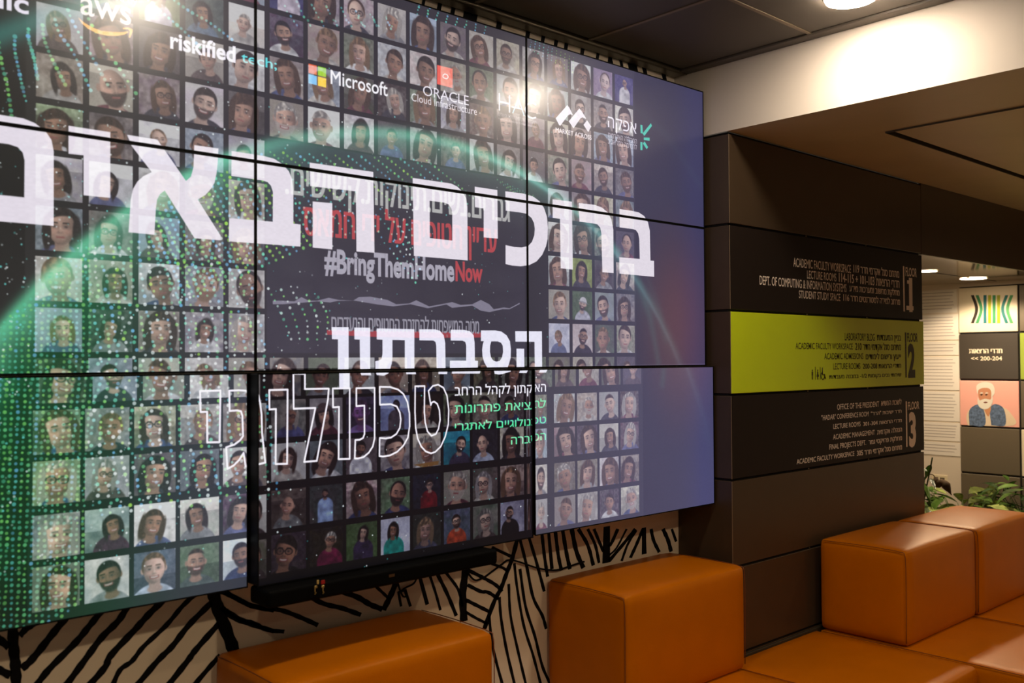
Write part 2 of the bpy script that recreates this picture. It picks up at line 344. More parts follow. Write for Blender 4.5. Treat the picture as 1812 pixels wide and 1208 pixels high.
poly(P, [(50, 125), (112, 125), (200, 130), (250, 100), (300, 125), (360, 125), (440, 105), (510, 120), (610, 125), (650, 100), (730, 97), (850, 120), (910, 150), (1000, 145), (1050, 122), (1140, 165), (1250, 145), (1300, 135), (1360, 155), (1440, 150), (1500, 120), (1560, 150), (1590, 185), (1660, 172), (1700, 178), (1770, 140), (1772, 148), (1700, 185), (1650, 185), (1560, 205), (1500, 195), (1440, 160), (1370, 168), (1300, 175), (1260, 152), (1130, 178), (1010, 150), (890, 165), (780, 152), (620, 125), (500, 127), (450, 138), (360, 130), (250, 140), (120, 150), (50, 150)], (.66, .64, .74), .85, NC)

# --- the welcome slide laid over the poster ---
L = np.zeros((TH, TW, 3), np.float32)
def sst(a, b, v): t = np.clip((v-a)/(b-a), 0, 1); return t*t*(3-2*t)
right = sst(-1.3, -.2, GX)[..., None]; left = sst(-2.0, -2.7, GX)[..., None]; lowr = sst(.60, .55, GZ)[..., None]
base = np.array((.20, .185, .225))*(1-right)+np.array((.245, .235, .335))*right  # lifted tint: the screens' lavender haze is put into the picture
base = base*(1-left)+np.array((.15, .15, .145))*left
n1 = vnoise(TH, TW, 5, 77)[..., None]
L[:] = base+(n1-.5)*np.array((.05, .045, .05))
L += (sst(.35, 0, np.hypot((GX+.18)/1.0, (GZ-.75)/1.6))*.13)[..., None]*np.array((1, .25, -.15))   # red-brown glow at the far right of the slide
L += (np.exp(-((GX+.05)/.12)**2)*.05)[..., None]*np.array((0, .1, 1))
tv = (GX < -1.0245) & (GX > -2.04) & (GZ < .585)
brm = (GX > -1.0245) & (GZ < .585); L[brm] += np.array((.05, .05, .06))
blm = (GX < -2.04) & (GZ < .585); L[blm] += np.array((.0, .02, .03))
# globe
cxg, czg, Rg = -1.45, -.19, 1.5
rg = np.hypot(GX-cxg, GZ-czg); ang = np.arctan2(GX-cxg, GZ-czg); d = Rg-rg
ang0 = np.arctan2(GX-cxg, GZ-czg); prof = np.where(d < 0, np.exp(-(d/.018)**2), np.exp(-d/np.interp(ang0, [-1.2, -.6, 0, .6], [.085, .08, .07, .05]))); amp = np.interp(ang, [-1.3, -.85, -.55, -.25, .05, .35, .6, .85, 1.1, 1.4], [.75, .95, .9, .5, .62, .50, .34, .12, .04, .0])
amp *= .8+.5*vnoise(TH, TW, 30, 8)
gcol = np.array((.22, .66, .46)); L += (prof*amp)[..., None]*gcol*.85
L += (np.exp(-((d-.01)/.010)**2)*np.interp(ang, [-1.3, -.5, 0, .3, .6, 1.2], [.0, .05, .1, .25, .14, .0]))[..., None]*np.array((.5, .9, .85))
L += (sst(-2.0, -2.75, GX)*sst(1.0, .5, GZ)*sst(-.02, .1, d))[..., None]*np.array((-.07, .03, -.02))
gm_ = (sst(-2.25, -2.6, GX)*sst(1.05, .8, GZ)*sst(.02, .12, d))[..., None]
L *= 1-gm_*(1-np.array((.25, .62, .45))); L += gm_*np.array((0, .16, .07))*(vnoise(TH, TW, 9, 31)[..., None]-.25)
L += (np.exp(-(((GZ-1.43)-.62*(GX+2.56))/.035)**2)*sst(-2.2, -2.45, GX))[..., None]*np.array((.06, .24, .22))
# dim streaks right
for pts, a in (([(1130, 500), (1150, 560), (1165, 640), (1172, 680)], .22), ([(1140, 480), (1165, 540), (1178, 600)], .12), ([(1020, 100), (1180, 240), (1240, 330)], .06)):
    stroke(L, pts, 26, (.35, .5, .5), a, soft=14)
# strands of dots
def dots(path, n, r, cols, a=.85, jit=0, dash=0):
    Q = np.array(smooth_line(tex(path), 12)); seg = np.r_[0, np.cumsum(np.hypot(*np.diff(Q, axis=0).T))]
    for t in np.linspace(0, seg[-1], n):
        x = np.interp(t, seg, Q[:, 0]); y = np.interp(t, seg, Q[:, 1]); c = np.array(cols[int(rng.integers(len(cols)))])
        if jit: x += rng.normal()*jit; y += rng.normal()*jit
        stamp(L, x, y, r*1.15*(.75+.5*rng.random()), c, min(1, 1.1*a)*(.6+.4*rng.random()))
GR = [(.45, .85, .55), (.35, .75, .6), (.55, .9, .45)]; TE = [(.4, .82, .8), (.45, .75, .95), (.4, .85, .7)]; WH = [(.9, .95, .95), (.75, .9, .85)]; LI = [(.65, .9, .35), (.5, .85, .4)]
for i, (a, b, c_, d_) in enumerate([((-3, 75), (2, 110), (12, 150), (20, 205)), ((26, 65), (26, 90), (34, 130), (43, 170)), ((50, 52), (50, 68), (60, 105), (66, 140)), ((75, 45), (78, 70), (92, 105), (115, 150)), ((97, 35), (105, 60), (130, 95), (160, 160)), ((120, 18), (128, 38), (150, 78), (190, 150)), ((145, 10), (165, 50), (190, 90), (240, 165)), ((262, 0), (290, 25), (325, 55), (360, 90)), ((300, -5), (335, 20), (370, 40), (410, 70))]):
    dots([a, b, c_, d_], 15, 3.6, TE if i % 3 else GR, .75)
for i in range(22):             # strands crossing the middle-left of the globe
    t = i/21; x = 248+t*215; y = 385-t*112
    dots([(x, y), (x+22+t*8, y+48), (x+48+t*22, y+100), (x+70+t*40, y+150)], 19, 3.4, (TE if i % 4 < 2 else LI if i > 8 else GR), .8)
for i in range(19):             # strands falling from the bright rim
    x = 150+i*16; y = 440-i*2
    dots([(x, y), (x+8-i*.4, y+80), (x+25, y+190), (x+10+i*1.4, y+330), (x+30+i*1.4, y+470)], 44, 3.3, (TE, GR, TE, LI)[i % 4]+WH[:1], .75, 2.6)
for i in range(15):             # dense lattice at the far left
    x = -4+i*11.5; y = 640-i*10
    dots([(x, y-60), (x+1, y+110), (x-6, y+300), (x-14, y+560)], 62, 3.0, GR if i % 3 else TE, .62, 1.0)
for i in range(14):             # strands inside the top of the globe
    t = i/13; x = 455+t*300; y = 268+t*16
    dots([(x, y), (x+28, y+22), (x+58, y+46), (x+95, y+78)], 15, 2.9, (TE, GR, LI, TE)[i % 4], .7)
for i in range(9):
    dots([(505+i*24, 335+i*5), (540+i*24, 370+i*5), (565+i*23, 405+i*5)], 9, 2.6, TE, .7)
for i in range(8): dots([(880+i*9, 318+i*4), (900+i*8, 335+i*4), (925+i*5, 350+i*3)], 9, 2.6, GR, .45)
for i in range(8): dots([(742+i*17, 8+i*5), (738+i*17, 24+i*5)], 4, 2.8, TE, .75, 1)
for i in range(11): dots([(940+i*7.5, 70+i*3.2), (938+i*7.5, 88+i*4)], 5, 1.9, LI if i > 5 else TE, .7, 1)
for i in range(8): dots([(500+i*26, 0+i*4), (510+i*26, 22+i*4), (525+i*24, 46)], 6, 3., TE, .6, 2)
for i in range(7): dots([(690+i*6, 440-i*13), (712+i*5, 470-i*12), (735+i*4, 500-i*12)], 8, 2.6, TE+WH, .8)
for i in range(5): dots([(475+i*22, 510+i*4), (500+i*20, 560), (515+i*15, 600)], 9, 3, GR+WH, .75, 1)
for i in range(1150):            # loose sparkle
    x = rng.random()**1.3*1000; y = 120+rng.random()*900
    p = S(x, y); stamp(L, p[0], p[1], .8+rng.random()*1.9, WH[0] if rng.random() < .6 else TE[0], .25+.6*rng.random())
# letters of the big greeting
WHT = (.885, .855, .90); WB = (.90, .895, .965)
A = (0, 180, .2152); B = (200, 220, .2152); C3 = (380, 260, .19868); D = (640, 280, .18215); E4 = (880, 320, .16556)
memo = tex([(495, 190), (870, 245), (930, 275), (985, 330), (1015, 390), (1027, 470), (1030, 992), (507, 948)], D); memi = tex([(660, 412), (800, 430), (845, 448), (870, 485), (880, 540), (880, 798), (663, 775)], D)
sh = tex([(441, 1020)], A)[0]-memo[6]
for off in (sh, None):
    o = off if off is not None else 0
    paint(L, cover(np.concatenate([edges_of([p+o for p in memo]), edges_of([p+o for p in memi])])), WHT)
poly(L, [(563, 197), (907, 250), (907, 790), (687, 768), (687, 440), (563, 427)], WHT, 1, A)
poly(L, [(115, 85), (365, 125), (600, 465), (640, 430), (662, 350), (668, 170), (867, 198), (862, 300), (852, 400), (835, 480), (805, 530), (760, 580), (697, 618), (885, 915), (883, 953), (670, 935), (425, 543), (385, 575), (362, 620), (352, 700), (340, 907), (128, 887), (145, 620), (165, 530), (200, 470), (250, 425), (318, 392), (155, 180)], WHT, 1, B)
poly(L, [(150, 35), (430, 78), (530, 105), (600, 150), (660, 215), (690, 290), (700, 380), (700, 682), (765, 690), (763, 887), (125, 840), (128, 633), (517, 665), (518, 400), (500, 345), (470, 312), (420, 297), (148, 257)], WHT, 1, C3)
poly(L, [(845, 138), (1412, 222), (1423, 942), (1262, 930), (1257, 395), (850, 348)], WHT, 1, C3); poly(L, [(872, 485), (1047, 500), (1047, 912), (872, 895)], WHT, 1, C3)
poly(L, [(1098, 275), (1318, 308), (1323, 780), (1185, 768), (1185, 487), (1100, 475)], WHT, 1, D)
poly(L, [(85, 110), (280, 135), (380, 165), (450, 215), (500, 290), (530, 380), (542, 500), (538, 620), (520, 700), (480, 790), (420, 860), (340, 900), (250, 912), (160, 905), (88, 888), (88, 685), (180, 705), (260, 710), (330, 695), (370, 650), (395, 580), (400, 510), (392, 450), (365, 395), (310, 350), (230, 335), (90, 318)], WHT, 1, E4)
poly(L, [(590, 195), (797, 222), (808, 948), (677, 933), (670, 405), (592, 395)], WHT, 1, E4)
poly(L, [(870, 235), (1040, 255), (1120, 285), (1180, 335), (1220, 410), (1240, 520), (1243, 985), (1123, 975), (1112, 560), (1100, 500), (1070, 465), (1020, 453), (878, 435)], WHT, 1, E4)
poly(L, [(1305, 300), (1430, 318), (1510, 335), (1570, 375), (1610, 440), (1630, 530), (1637, 850), (1675, 853), (1677, 1025), (1305, 990), (1303, 815), (1522, 833), (1517, 620), (1505, 560), (1480, 525), (1440, 513), (1307, 497)], WHT, 1, E4)
# second title
Fc = (560, 540, .13245); Gc = (760, 540, .13245)
poly(L, [(203, 290), (430, 292), (430, 870), (445, 900), (445, 1112), (303, 1112), (303, 900), (287, 870), (287, 455), (207, 452)], WB, 1, Fc)
poly(L, [(505, 296), (717, 300), (718, 865), (733, 935), (600, 935), (582, 865), (578, 458), (507, 455)], WB, 1, Fc)
poly(L, [(805, 308), (1308, 318), (1308, 862), (1330, 920), (1200, 920), (1180, 862), (1180, 465), (1015, 462), (1015, 700), (1005, 780), (985, 850), (960, 910), (900, 940), (805, 932), (787, 865), (785, 745), (840, 735), (870, 710), (882, 650), (882, 460), (805, 455)], WB, 1, Fc)
poly(L, [(-135, 320), (70, 320), (140, 340), (190, 400), (210, 500), (215, 850), (235, 918), (118, 918), (95, 850), (90, 540), (80, 490), (50, 470), (-135, 467)], WB, 1, Gc)
poly(L, [(283, 325), (460, 328), (540, 345), (590, 400), (603, 500), (607, 738), (648, 740), (645, 850), (672, 912), (297, 912), (272, 850), (272, 738), (490, 738), (490, 540), (478, 490), (440, 473), (283, 470)], WB, 1, Gc)
polyset(L, [[(687, 335), (880, 335), (960, 350), (1030, 400), (1075, 480), (1087, 580), (1085, 700), (1060, 790), (1035, 850), (1033, 880), (985, 915), (930, 925), (870, 915), (818, 878), (770, 830), (730, 760), (708, 680), (703, 590), (712, 520), (725, 480), (687, 478)], [(825, 482), (810, 540), (808, 620), (820, 690), (850, 735), (895, 752), (940, 740), (970, 690), (983, 620), (978, 540), (955, 500), (910, 482)]], WB, 1, Gc)
poly(L, [(1145, 345), (1502, 347), (1505, 840), (1557, 898), (1460, 898), (1407, 840), (1402, 487), (1148, 485)], WB, 1, Gc)
poly(L, [(1162, 578), (1265, 580), (1268, 840), (1297, 905), (1195, 905), (1163, 840)], WB, 1, Gc)
# darker, more contrasty display in the middle of the bottom row
keepL = L[tv].copy(); bright = np.clip((keepL.mean(1, keepdims=True)-.5)/.25, 0, 1)
L[tv] = keepL*bright+np.clip((keepL-.19)*1.0+.0, 0, 1)*(1-bright)
# third title, outlined
Hc = (340, 650, .16561); Ic = (580, 650, .15727); OUT = (.97, .95, 1.)
for cr, pts in ((Hc, [(83, 255), (300, 248), (292, 800), (160, 802), (158, 475), (88, 478)]),
    (Hc, [(395, 250), (500, 245), (570, 250), (610, 275), (622, 300), (705, 297), (725, 380), (740, 500), (745, 700), (780, 1018), (570, 1060), (548, 915), (500, 990), (440, 1050), (375, 1085), (362, 855), (450, 825), (510, 780), (542, 735), (535, 520), (520, 470), (480, 460), (398, 465)]),
    (Hc, [(822, 243), (1018, 238), (1013, 1030), (890, 1033), (893, 445), (825, 450)]),
    (Hc, [(1080, 68), (1203, 70), (1203, 232), (1458, 228), (1450, 340), (1330, 1000), (1195, 1010), (1315, 435), (1083, 442)]),
    (Ic, [(55, 238), (245, 235), (245, 1030), (120, 1033), (125, 445), (58, 450)]),
    (Ic, [(320, 235), (525, 230), (525, 800), (505, 890), (460, 960), (400, 1010), (340, 1025), (302, 1025), (308, 818), (355, 815), (395, 795), (412, 750), (410, 430), (320, 437)]),
    (Ic, [(583, 220), (700, 222), (790, 250), (850, 300), (895, 390), (918, 520), (920, 660), (900, 790), (850, 880), (780, 950), (700, 990), (620, 1003), (580, 998), (583, 795), (650, 800), (710, 790), (770, 750), (810, 680), (820, 590), (810, 510), (775, 440), (710, 415), (585, 420)]),
    (Ic, [(982, 213), (1088, 210), (1085, 500), (1095, 620), (1120, 720), (1165, 770), (1215, 750), (1245, 690), (1262, 590), (1255, 480), (1230, 410), (1195, 385), (1170, 395), (1158, 425), (1132, 265), (1180, 210), (1240, 195), (1300, 230), (1340, 320), (1360, 480), (1355, 640), (1320, 780), (1270, 890), (1210, 950), (1160, 968), (1100, 945), (1050, 890), (1010, 800), (988, 680), (980, 500)])):
    stroke(L, pts, 5.2, OUT, 1, cr, True)
Jc = lambda x, y: (790+x*.11587, 660+y*.11587)
MINT = (.35, .92, .66)
words_(L, 'האקתון לקהל הרחב', Jc(128, 345), Jc(1518, 165), 'heb', (.96, .95, 1), 1, .015)
words_(L, 'למציאת פתרונות', Jc(128, 615), Jc(1518, 415), 'heb', MINT, 1, .015)
words_(L, 'טכנולוגיים לאתגרי', Jc(130, 880), Jc(1520, 665), 'heb', MINT, 1, .015)
words_(L, 'הסברה', Jc(988, 1090), Jc(1518, 912), 'heb', MINT, 1, .015)
# sponsor row
W1 = (.9, .88, .93)
words_(L, 'aws', (142, 23.7), (232, 16.3), 'x', (.93, .88, .87), 1, .01)
Oc = (0, 0, .13797)
poly(L, [(1000, 220), (1080, 290), (1180, 350), (1300, 395), (1450, 410), (1580, 412), (1640, 400), (1650, 415), (1590, 445), (1500, 460), (1380, 458), (1250, 430), (1130, 370), (1050, 300)], (.98, .68, .32), 1, Oc)
poly(L, [(1575, 358), (1640, 350), (1700, 375), (1700, 410), (1670, 485), (1650, 478), (1665, 400), (1640, 375), (1578, 375)], (.98, .68, .32), 1, Oc)
words_(L, 'Powered by', (150, -14), (243, -3), 'cap', (.93, .88, .87), .9)
words_(L, 'nic', (-22, 9), (51, 3.5), 'x', W1, 1, .02)
words_(L, 'riskified', (301, 84.5), (417, 92.5), 'x', (.95, .93, .97), 1, .03)
words_(L, 'tech;', (427, 109), (490, 112), 'x', (.35, .85, .88), 1, .01)
for i, c in enumerate([(.93, .40, .25), (.52, .78, .16), (.36, .72, .95), (.99, .78, .18)]):
    x = (546, 562.5)[i % 2]; y = 112.5+(x-546)*.262+(i//2)*18.3
    poly(L, [(x, y), (x+14.6, y+3.8), (x+14.6, y+20), (x, y+16.3)], c)
words_(L, 'Microsoft', (585, 147.8), (686, 147), 'cap', (.95, .94, .97), 1, .012)
poly(L, [(773.5, 114.8), (801, 121.5), (801, 155.8), (773.5, 148.8)], (.93, .36, .33))
stroke(L, [(784, 133), (787, 131), (791, 132.5), (793, 136), (791, 139.5), (787, 139), (783.5, 136.5)], 3.4, (1, .95, .95), 1, None, True)
words_(L, 'ORACLE', (748.5, 168), (829.5, 170), 'cap', W1, 1)
words_(L, 'Cloud Infrastructure', (728, 178), (844, 191), 'cap', W1, .95)
Pc = (860, 120, .17108)
for pts, c, w_ in (([(137, 268), (137, 435)], W1, 6), ([(242, 292), (242, 458)], W1, 6), ([(137, 350), (242, 373)], W1, 6), ([(277, 465), (335, 322), (393, 493)], (.6, .8, .9), 5), ([(268, 405), (366, 428)], (.6, .8, .9), 4), ([(513, 382), (485, 360), (450, 362), (418, 390), (405, 430), (415, 475), (445, 510), (480, 522), (513, 515)], W1, 6)):
    stroke(L, pts, w_, c, .95, Pc)
words_(L, 'המכללה האקדמית הדסה ירושלים', (882, 204.5), (949, 214.5), 'heb', W1, .6); words_(L, 'Hadassah Academic College Jerusalem', (882, 211), (949, 222.5), 'cap', W1, .6)
for pts in ([(840, 385), (862, 410), (900, 490), (870, 480), (845, 495), (768, 600), (755, 590), (720, 522)], [(965, 420), (985, 440), (1035, 520), (1035, 530), (1000, 512), (975, 525), (905, 627), (855, 552)], [(1045, 540), (1090, 607), (1057, 665), (1008, 590)]): poly(L, pts, W1, 1, Pc)
words_(L, 'MARKET ACROSS', (983.2, 233.3), (1046.8, 239.8), 'cap', W1, 1, .012)
words_(L, 'אפקה', (1075.9, 224.7), (1126, 218.4), 'heb', (.9, .88, .95), 1, .01)
words_(L, 'המכללה האקדמית', (1075.9, 242.8), (1126.9, 246.6), 'heb', (.85, .83, .9), .9); words_(L, 'להנדסה בתל אביב', (1075.9, 253.4), (1126.9, 256.9), 'heb', (.85, .83, .9), .9)
for pts in ([(1597, 588), (1618, 592), (1622, 680), (1600, 675)], [(1705, 572), (1717, 600), (1637, 705), (1620, 678)], [(1632, 720), (1692, 722), (1692, 755), (1632, 745)], [(1640, 760), (1677, 820), (1662, 842), (1622, 782)], [(1597, 765), (1618, 768), (1618, 852), (1597, 850)]): poly(L, pts, (.33, .78, .72), 1, Pc)
# blend the two pictures as the displays show them
att = np.full((TH, TW, 1), .68, np.float32); att[tv] = .56; att[brm] = .66; att[blm] = .76
gm = P[tv].mean(1, keepdims=True); P[tv] = np.clip(P[tv]*.9+gm*.1-.02, 0, 1)**1.2
IMG = 1-(1-att*P)*(1-np.clip(L, 0, 1))
IMG *= (1+.03*(vnoise(TH, TW, 400, 3)[..., None]-.5))
px = np.ones((TH, TW, 4), np.float32); px[..., :3] = np.clip(IMG, 0, 1)
img = bpy.data.images.new('slide', TW, TH, alpha=False); img.pixels.foreach_set(px.ravel()); img.update(); img.pack()
del px, IMG, P, L

# ---------------- materials ----------------
M_beige = mat('beige plaster', (244, 228, 202), .85, bump=.15, bscale=180, vary=.03)
M_white = mat('white painted plaster', (216, 204, 188), .8, bump=.12, bscale=150, vary=.02)
M_black = mat('black vinyl', (7, 7, 8), .65, spec=.15)
M_spk = mat('black speaker plastic', (2, 2, 2), .7, spec=.08)
M_bez = mat('black display housing', (6, 6, 7), .6, spec=.15)
M_soff = mat('taupe soffit board', (205, 186, 146), .45, bump=.1, bscale=300, vary=.04)
M_dark = mat('dark recess', (18, 14, 11), .8)
M_clad = mat('taupe aluminium cladding', (80, 64, 47), .38, .35, bump=.12, bscale=500, vary=.05, vscale=9)
M_brown = mat('dark brown sign face', (30, 21, 16), .55, spec=.25, bump=.08, bscale=500, vary=.06)
M_green = mat('lime green sign face', (214, 234, 20), .45, bump=.08, bscale=500, vary=.03)
M_text = mat('pale lettering', (250, 232, 210), .6); M_dtext = mat('dark lettering', (58, 56, 22), .6)
M_tile = mat('dark perforated ceiling metal', (84, 76, 66), .5, .2, bump=.25, bscale=900, vary=.05)
M_rail = mat('dark olive metal rail', (92, 84, 68), .38, .6)
M_floor = mat('grey terrazzo floor', (120, 110, 98), .3, bump=.05, vary=.12, vscale=40)
M_lea = mat('orange tan leatherette', (190, 102, 0), .36, spec=.3, bump=.35, bscale=420, vary=.06, vscale=7)
M_lea.node_tree.nodes['Principled BSDF'].inputs['Specular Tint'].default_value = (1, .62, .12, 1)
M_seam = mat('dark orange seam', (120, 56, 8), .6)
M_foot = mat('black plastic foot', (20, 20, 20), .5)
M_mirror = mat('glossy taupe ceiling panel', (150, 140, 122), .08, .55)
M_lamp = glow('lamp diffuser', (255, 238, 218), 165)
M_lamp2 = glow('passage lamp diffuser', (255, 226, 184), 25)
M_ring = mat('lamp ring', (200, 180, 150), .4, .3)

screen_m = bpy.data.materials.new('display picture'); screen_m.use_nodes = True; nt = screen_m.node_tree; pb = nt.nodes['Principled BSDF']
it = nt.nodes.new('ShaderNodeTexImage'); it.image = img; it.extension = 'EXTEND'
pb.inputs['Base Color'].default_value = (.012, .012, .014, 1); pb.inputs['Roughness'].default_value = .32; pb.inputs['Specular IOR Level'].default_value = .5; pb.inputs['Coat Weight'].default_value = .4; pb.inputs['Coat Roughness'].default_value = .215
nt.links.new(it.outputs['Color'], pb.inputs['Emission Color']); pb.inputs['Emission Strength'].default_value = 1.0

# ---------------- structure ----------------
YW = .165
bx('floor', -6, 7, -6, 3, -1.13, -1.03, M_floor, kind='structure')
wall = bx('wall_front', -6, .03, YW, YW+.12, -1.03, 1.95, M_beige, kind='structure')
# ceiling over the video wall: support slab and metal tiles
ceil = bx('ceiling', -6, .02, -6, YW, 1.862, 1.95, M_dark, kind='structure')
xs = [-.035-.57*i for i in range(0, 11)]; ys = [.085-.6*i for i in range(0, 9)]
tb = bmesh.new(); box(tb, -.57/2+.004, .57/2-.004, -.296, .296, -ZO-.0, -ZO+.022, .004, 1); tme = bm_mesh(tb, 'ceiling_tile'); tme.materials.append(M_tile)
for xa in xs[:-1]:
    for ya in ys[:-1]:
        o = link('ceiling_tile', tme, None, ceil); o.matrix_parent_inverse = Matrix(); o.location = (xa-.285, ya-.3, 1.832+ZO)
M_bar = mat('ceiling grid metal', (128, 112, 90), .45, .2)
for x in xs[1:5]: bx('ceiling_bar', x-.0075, x+.0075, -4, .085, 1.8285, 1.8318, M_bar, ceil)
for y in ys[1:4]: bx('ceiling_bar', -2.6, -.036, y-.0075, y+.0075, 1.8287, 1.8317, M_bar, ceil)
bx('ceiling_bar', -.035, .018, -4.5, YW, 1.824, 1.846, M_tile, ceil, .003)
# rail along the top of the wall
rail = bx('curtain_rail', -5, .012, .095, .155, 1.8195, 1.850, M_rail, None, .008, 3, label='long dark metal rail along the ceiling above the video wall', cat='rail')
bx('rail_lip', -5, .012, .0895, .0945, 1.8185, 1.823, M_rail, rail, .003)
bx('rail_back', -5, .012, .1555, .164, 1.826, 1.861, M_dark, rail)
# bulkhead and lower ceiling on the right
bulk = bx('wall_right', .02, .0215, -6, YW, 1.545, 1.95, M_white, kind='structure')
sof = bx('ceiling', .022, 7, -6, -.08, 1.557, 1.62, M_dark, kind='structure')
bx('soffit_board', .0216, .525, -6, -.098, 1.545, 1.5568, M_soff, sof)
bx('soffit_board', .5255, 7, -.532, -.098, 1.545, 1.5568, M_soff, sof)
bx('access_hatch', .548, 2.4, -2.2, -.556, 1.5455, 1.5568, M_soff, sof, .002)
bx('hatch_trim', .5255, .530, -2.2, -.5325, 1.538, 1.5568, M_rail, sof); bx('hatch_trim', .5305, 2.4, -.537, -.5325, 1.538, 1.5568, M_rail, sof)
# pillar with cladding cassettes
YP = -.111
pil = bx('wall_right', .034, 1.786, YP+.014, .6, -1.03, 1.5445, M_dark, kind='structure')
zr = [1.537, 1.160, .804, .457, .107, -.250, -.605, -1.03]; gap = .010
for i in range(7):
    z1, z0 = zr[i]-gap/2, zr[i+1]+gap/2
    bx('cladding_panel', .02, .0335, YP+.002, YW-.001, z0, z1, M_clad, pil, .0015, 1)
    if i not in (1, 2, 3): bx('cladding_panel', .02+.0006, 1.790, YP, YP+.0135, z0, z1, M_clad, pil, .0015, 1)
    bx('groove_strip', .028, .0335, YP+.014, YW-.002, z0-gap+.001, z0-.001, M_dark, pil)
# pale strip along the pillar corner: edge highlight put into its colour
for i in range(7): bx('corner_highlight', .0188, .0205, YP-.0008, YP+.0012, zr[i+1]+gap/2, zr[i]-gap/2, mat('panel edge highlight', (150, 128, 100), .4, .3) if i == 0 else bpy.data.materials['panel edge highlight'], pil)
# base strip by the seat
bx('base_strip', .02, 1.79, YP-.012, YP-.0005, -.66, -.612, M_rail, pil, .003)
# header over the passage, and the passage behind
hdr = bx('wall_back', 1.800, 4.4, YP+.014, YP+.10, 1.172, 1.5445, M_dark, kind='structure')
bx('cladding_panel', 1.794, 4.4, YP, YP+.0135, 1.160, 1.5445, M_clad, hdr, .0015, 1)
bx('ceiling', 1.79, 4.6, YP+.015, 1.05, 1.160, 1.1715, M_mirror, kind='structure')
bx('ceiling_joint', 1.79, 4.0, .330, .336, 1.1585, 1.1600, M_dark, bpy.data.objects['ceiling.002'])
XW = 4.0
pw = bx('wall_right', XW+.014, XW+.12, -4, 2.6, -1.03, 1.95, M_white, kind='structure')
bx('wall_back', 1.2, XW+.01, 2.4, 2.5, -1.03, 1.95, M_white, kind='structure')
bx('wall_left', 1.6, 1.7, .62, 2.38, -1.03, 1.95, M_beige, kind='structure')
bx('ceiling', 1.2, XW+.01, 1.05, 2.6, 1.50, 1.56, M_white, kind='structure')

# mural: black branches on the plaster, a cut vinyl layer
def ribbon(pts, w, crop, y=YW):
    ox, oy, s = crop; Q = smooth_line([on(1, y, ox+a*s, oy+b*s)[[0, 2]] for a, b in pts], 6); n = len(Q)
    sc_ = abs(on(1, y, ox+pts[0][0]*s+10, oy+pts[0][1]*s)[0]-on(1, y, ox+pts[0][0]*s, oy+pts[0][1]*s)[0])/10*s
    sz = abs(on(1, y, ox+pts[0][0]*s, oy+pts[0][1]*s+10)[2]-on(1, y, ox+pts[0][0]*s, oy+pts[0][1]*s)[2])/10*s
    bm = bmesh.new(); prev = None; D_ = .0012
    for i in range(n):
        t = Q[min(n-1, i+1)]-Q[max(0, i-1)]; tt = np.array([t[0]/sc_, t[1]/sz]); tt /= np.hypot(*tt); nx = np.array([-tt[1]*sc_, tt[0]*sz])*w/2*(1+.10*math.sin(i*1.7+w))
        a, b = Q[i]+nx, Q[i]-nx
        cur = [bm.verts.new(V(a[0], y-D_, a[1])), bm.verts.new(V(b[0], y-D_, b[1])), bm.verts.new(V(b[0], y-.0001, b[1])), bm.verts.new(V(a[0], y-.0001, a[1]))]
        if prev:
            for j in range(4): bm.faces.new((prev[j], prev[(j+1) % 4], cur[(j+1) % 4], cur[j]))
        else: bm.faces.new(cur)
        prev = cur
    bm.faces.new(prev[::-1]); link('painted_stripe', bm_mesh(bm, 'painted_stripe'), M_black, wall)
ca = (0, 1000, .2649)
for w, pts in ((72, [(82, 395), (92, 560), (105, 700), (108, 830)]), (50, [(-60, 430), (-20, 480), (60, 545)]), (52, [(-60, 660), (-20, 690), (70, 735)]), (45, [(130, 470), (180, 420), (260, 370)]), (55, [(145, 690), (220, 620), (340, 470), (450, 335)]),
    (50, [(220, 830), (330, 690), (500, 520), (600, 400), (690, 290)]), (50, [(420, 830), (560, 640), (680, 480), (790, 370), (860, 260)]), (50, [(570, 830), (700, 680), (740, 600), (900, 430), (1000, 320), (1120, 205)]), (36, [(740, 830), (800, 700), (880, 640), (960, 540), (1110, 400), (1220, 270), (1320, 180)]),
    (45, [(890, 830), (1050, 640), (1150, 540), (1260, 400), (1410, 250)]), (45, [(1100, 830), (1250, 640), (1310, 560), (1460, 390)]), (36, [(1270, 830), (1420, 655), (1470, 600)]), (80, [(1415, 150), (1460, 300), (1540, 510), (1580, 620)]), (32, [(1470, 170), (1560, 210), (1680, 270), (1830, 300)]), (32, [(1480, 280), (1560, 350), (1700, 400), (1830, 440)])): ribbon(pts, w, ca)
cb = (400, 940, .3311)
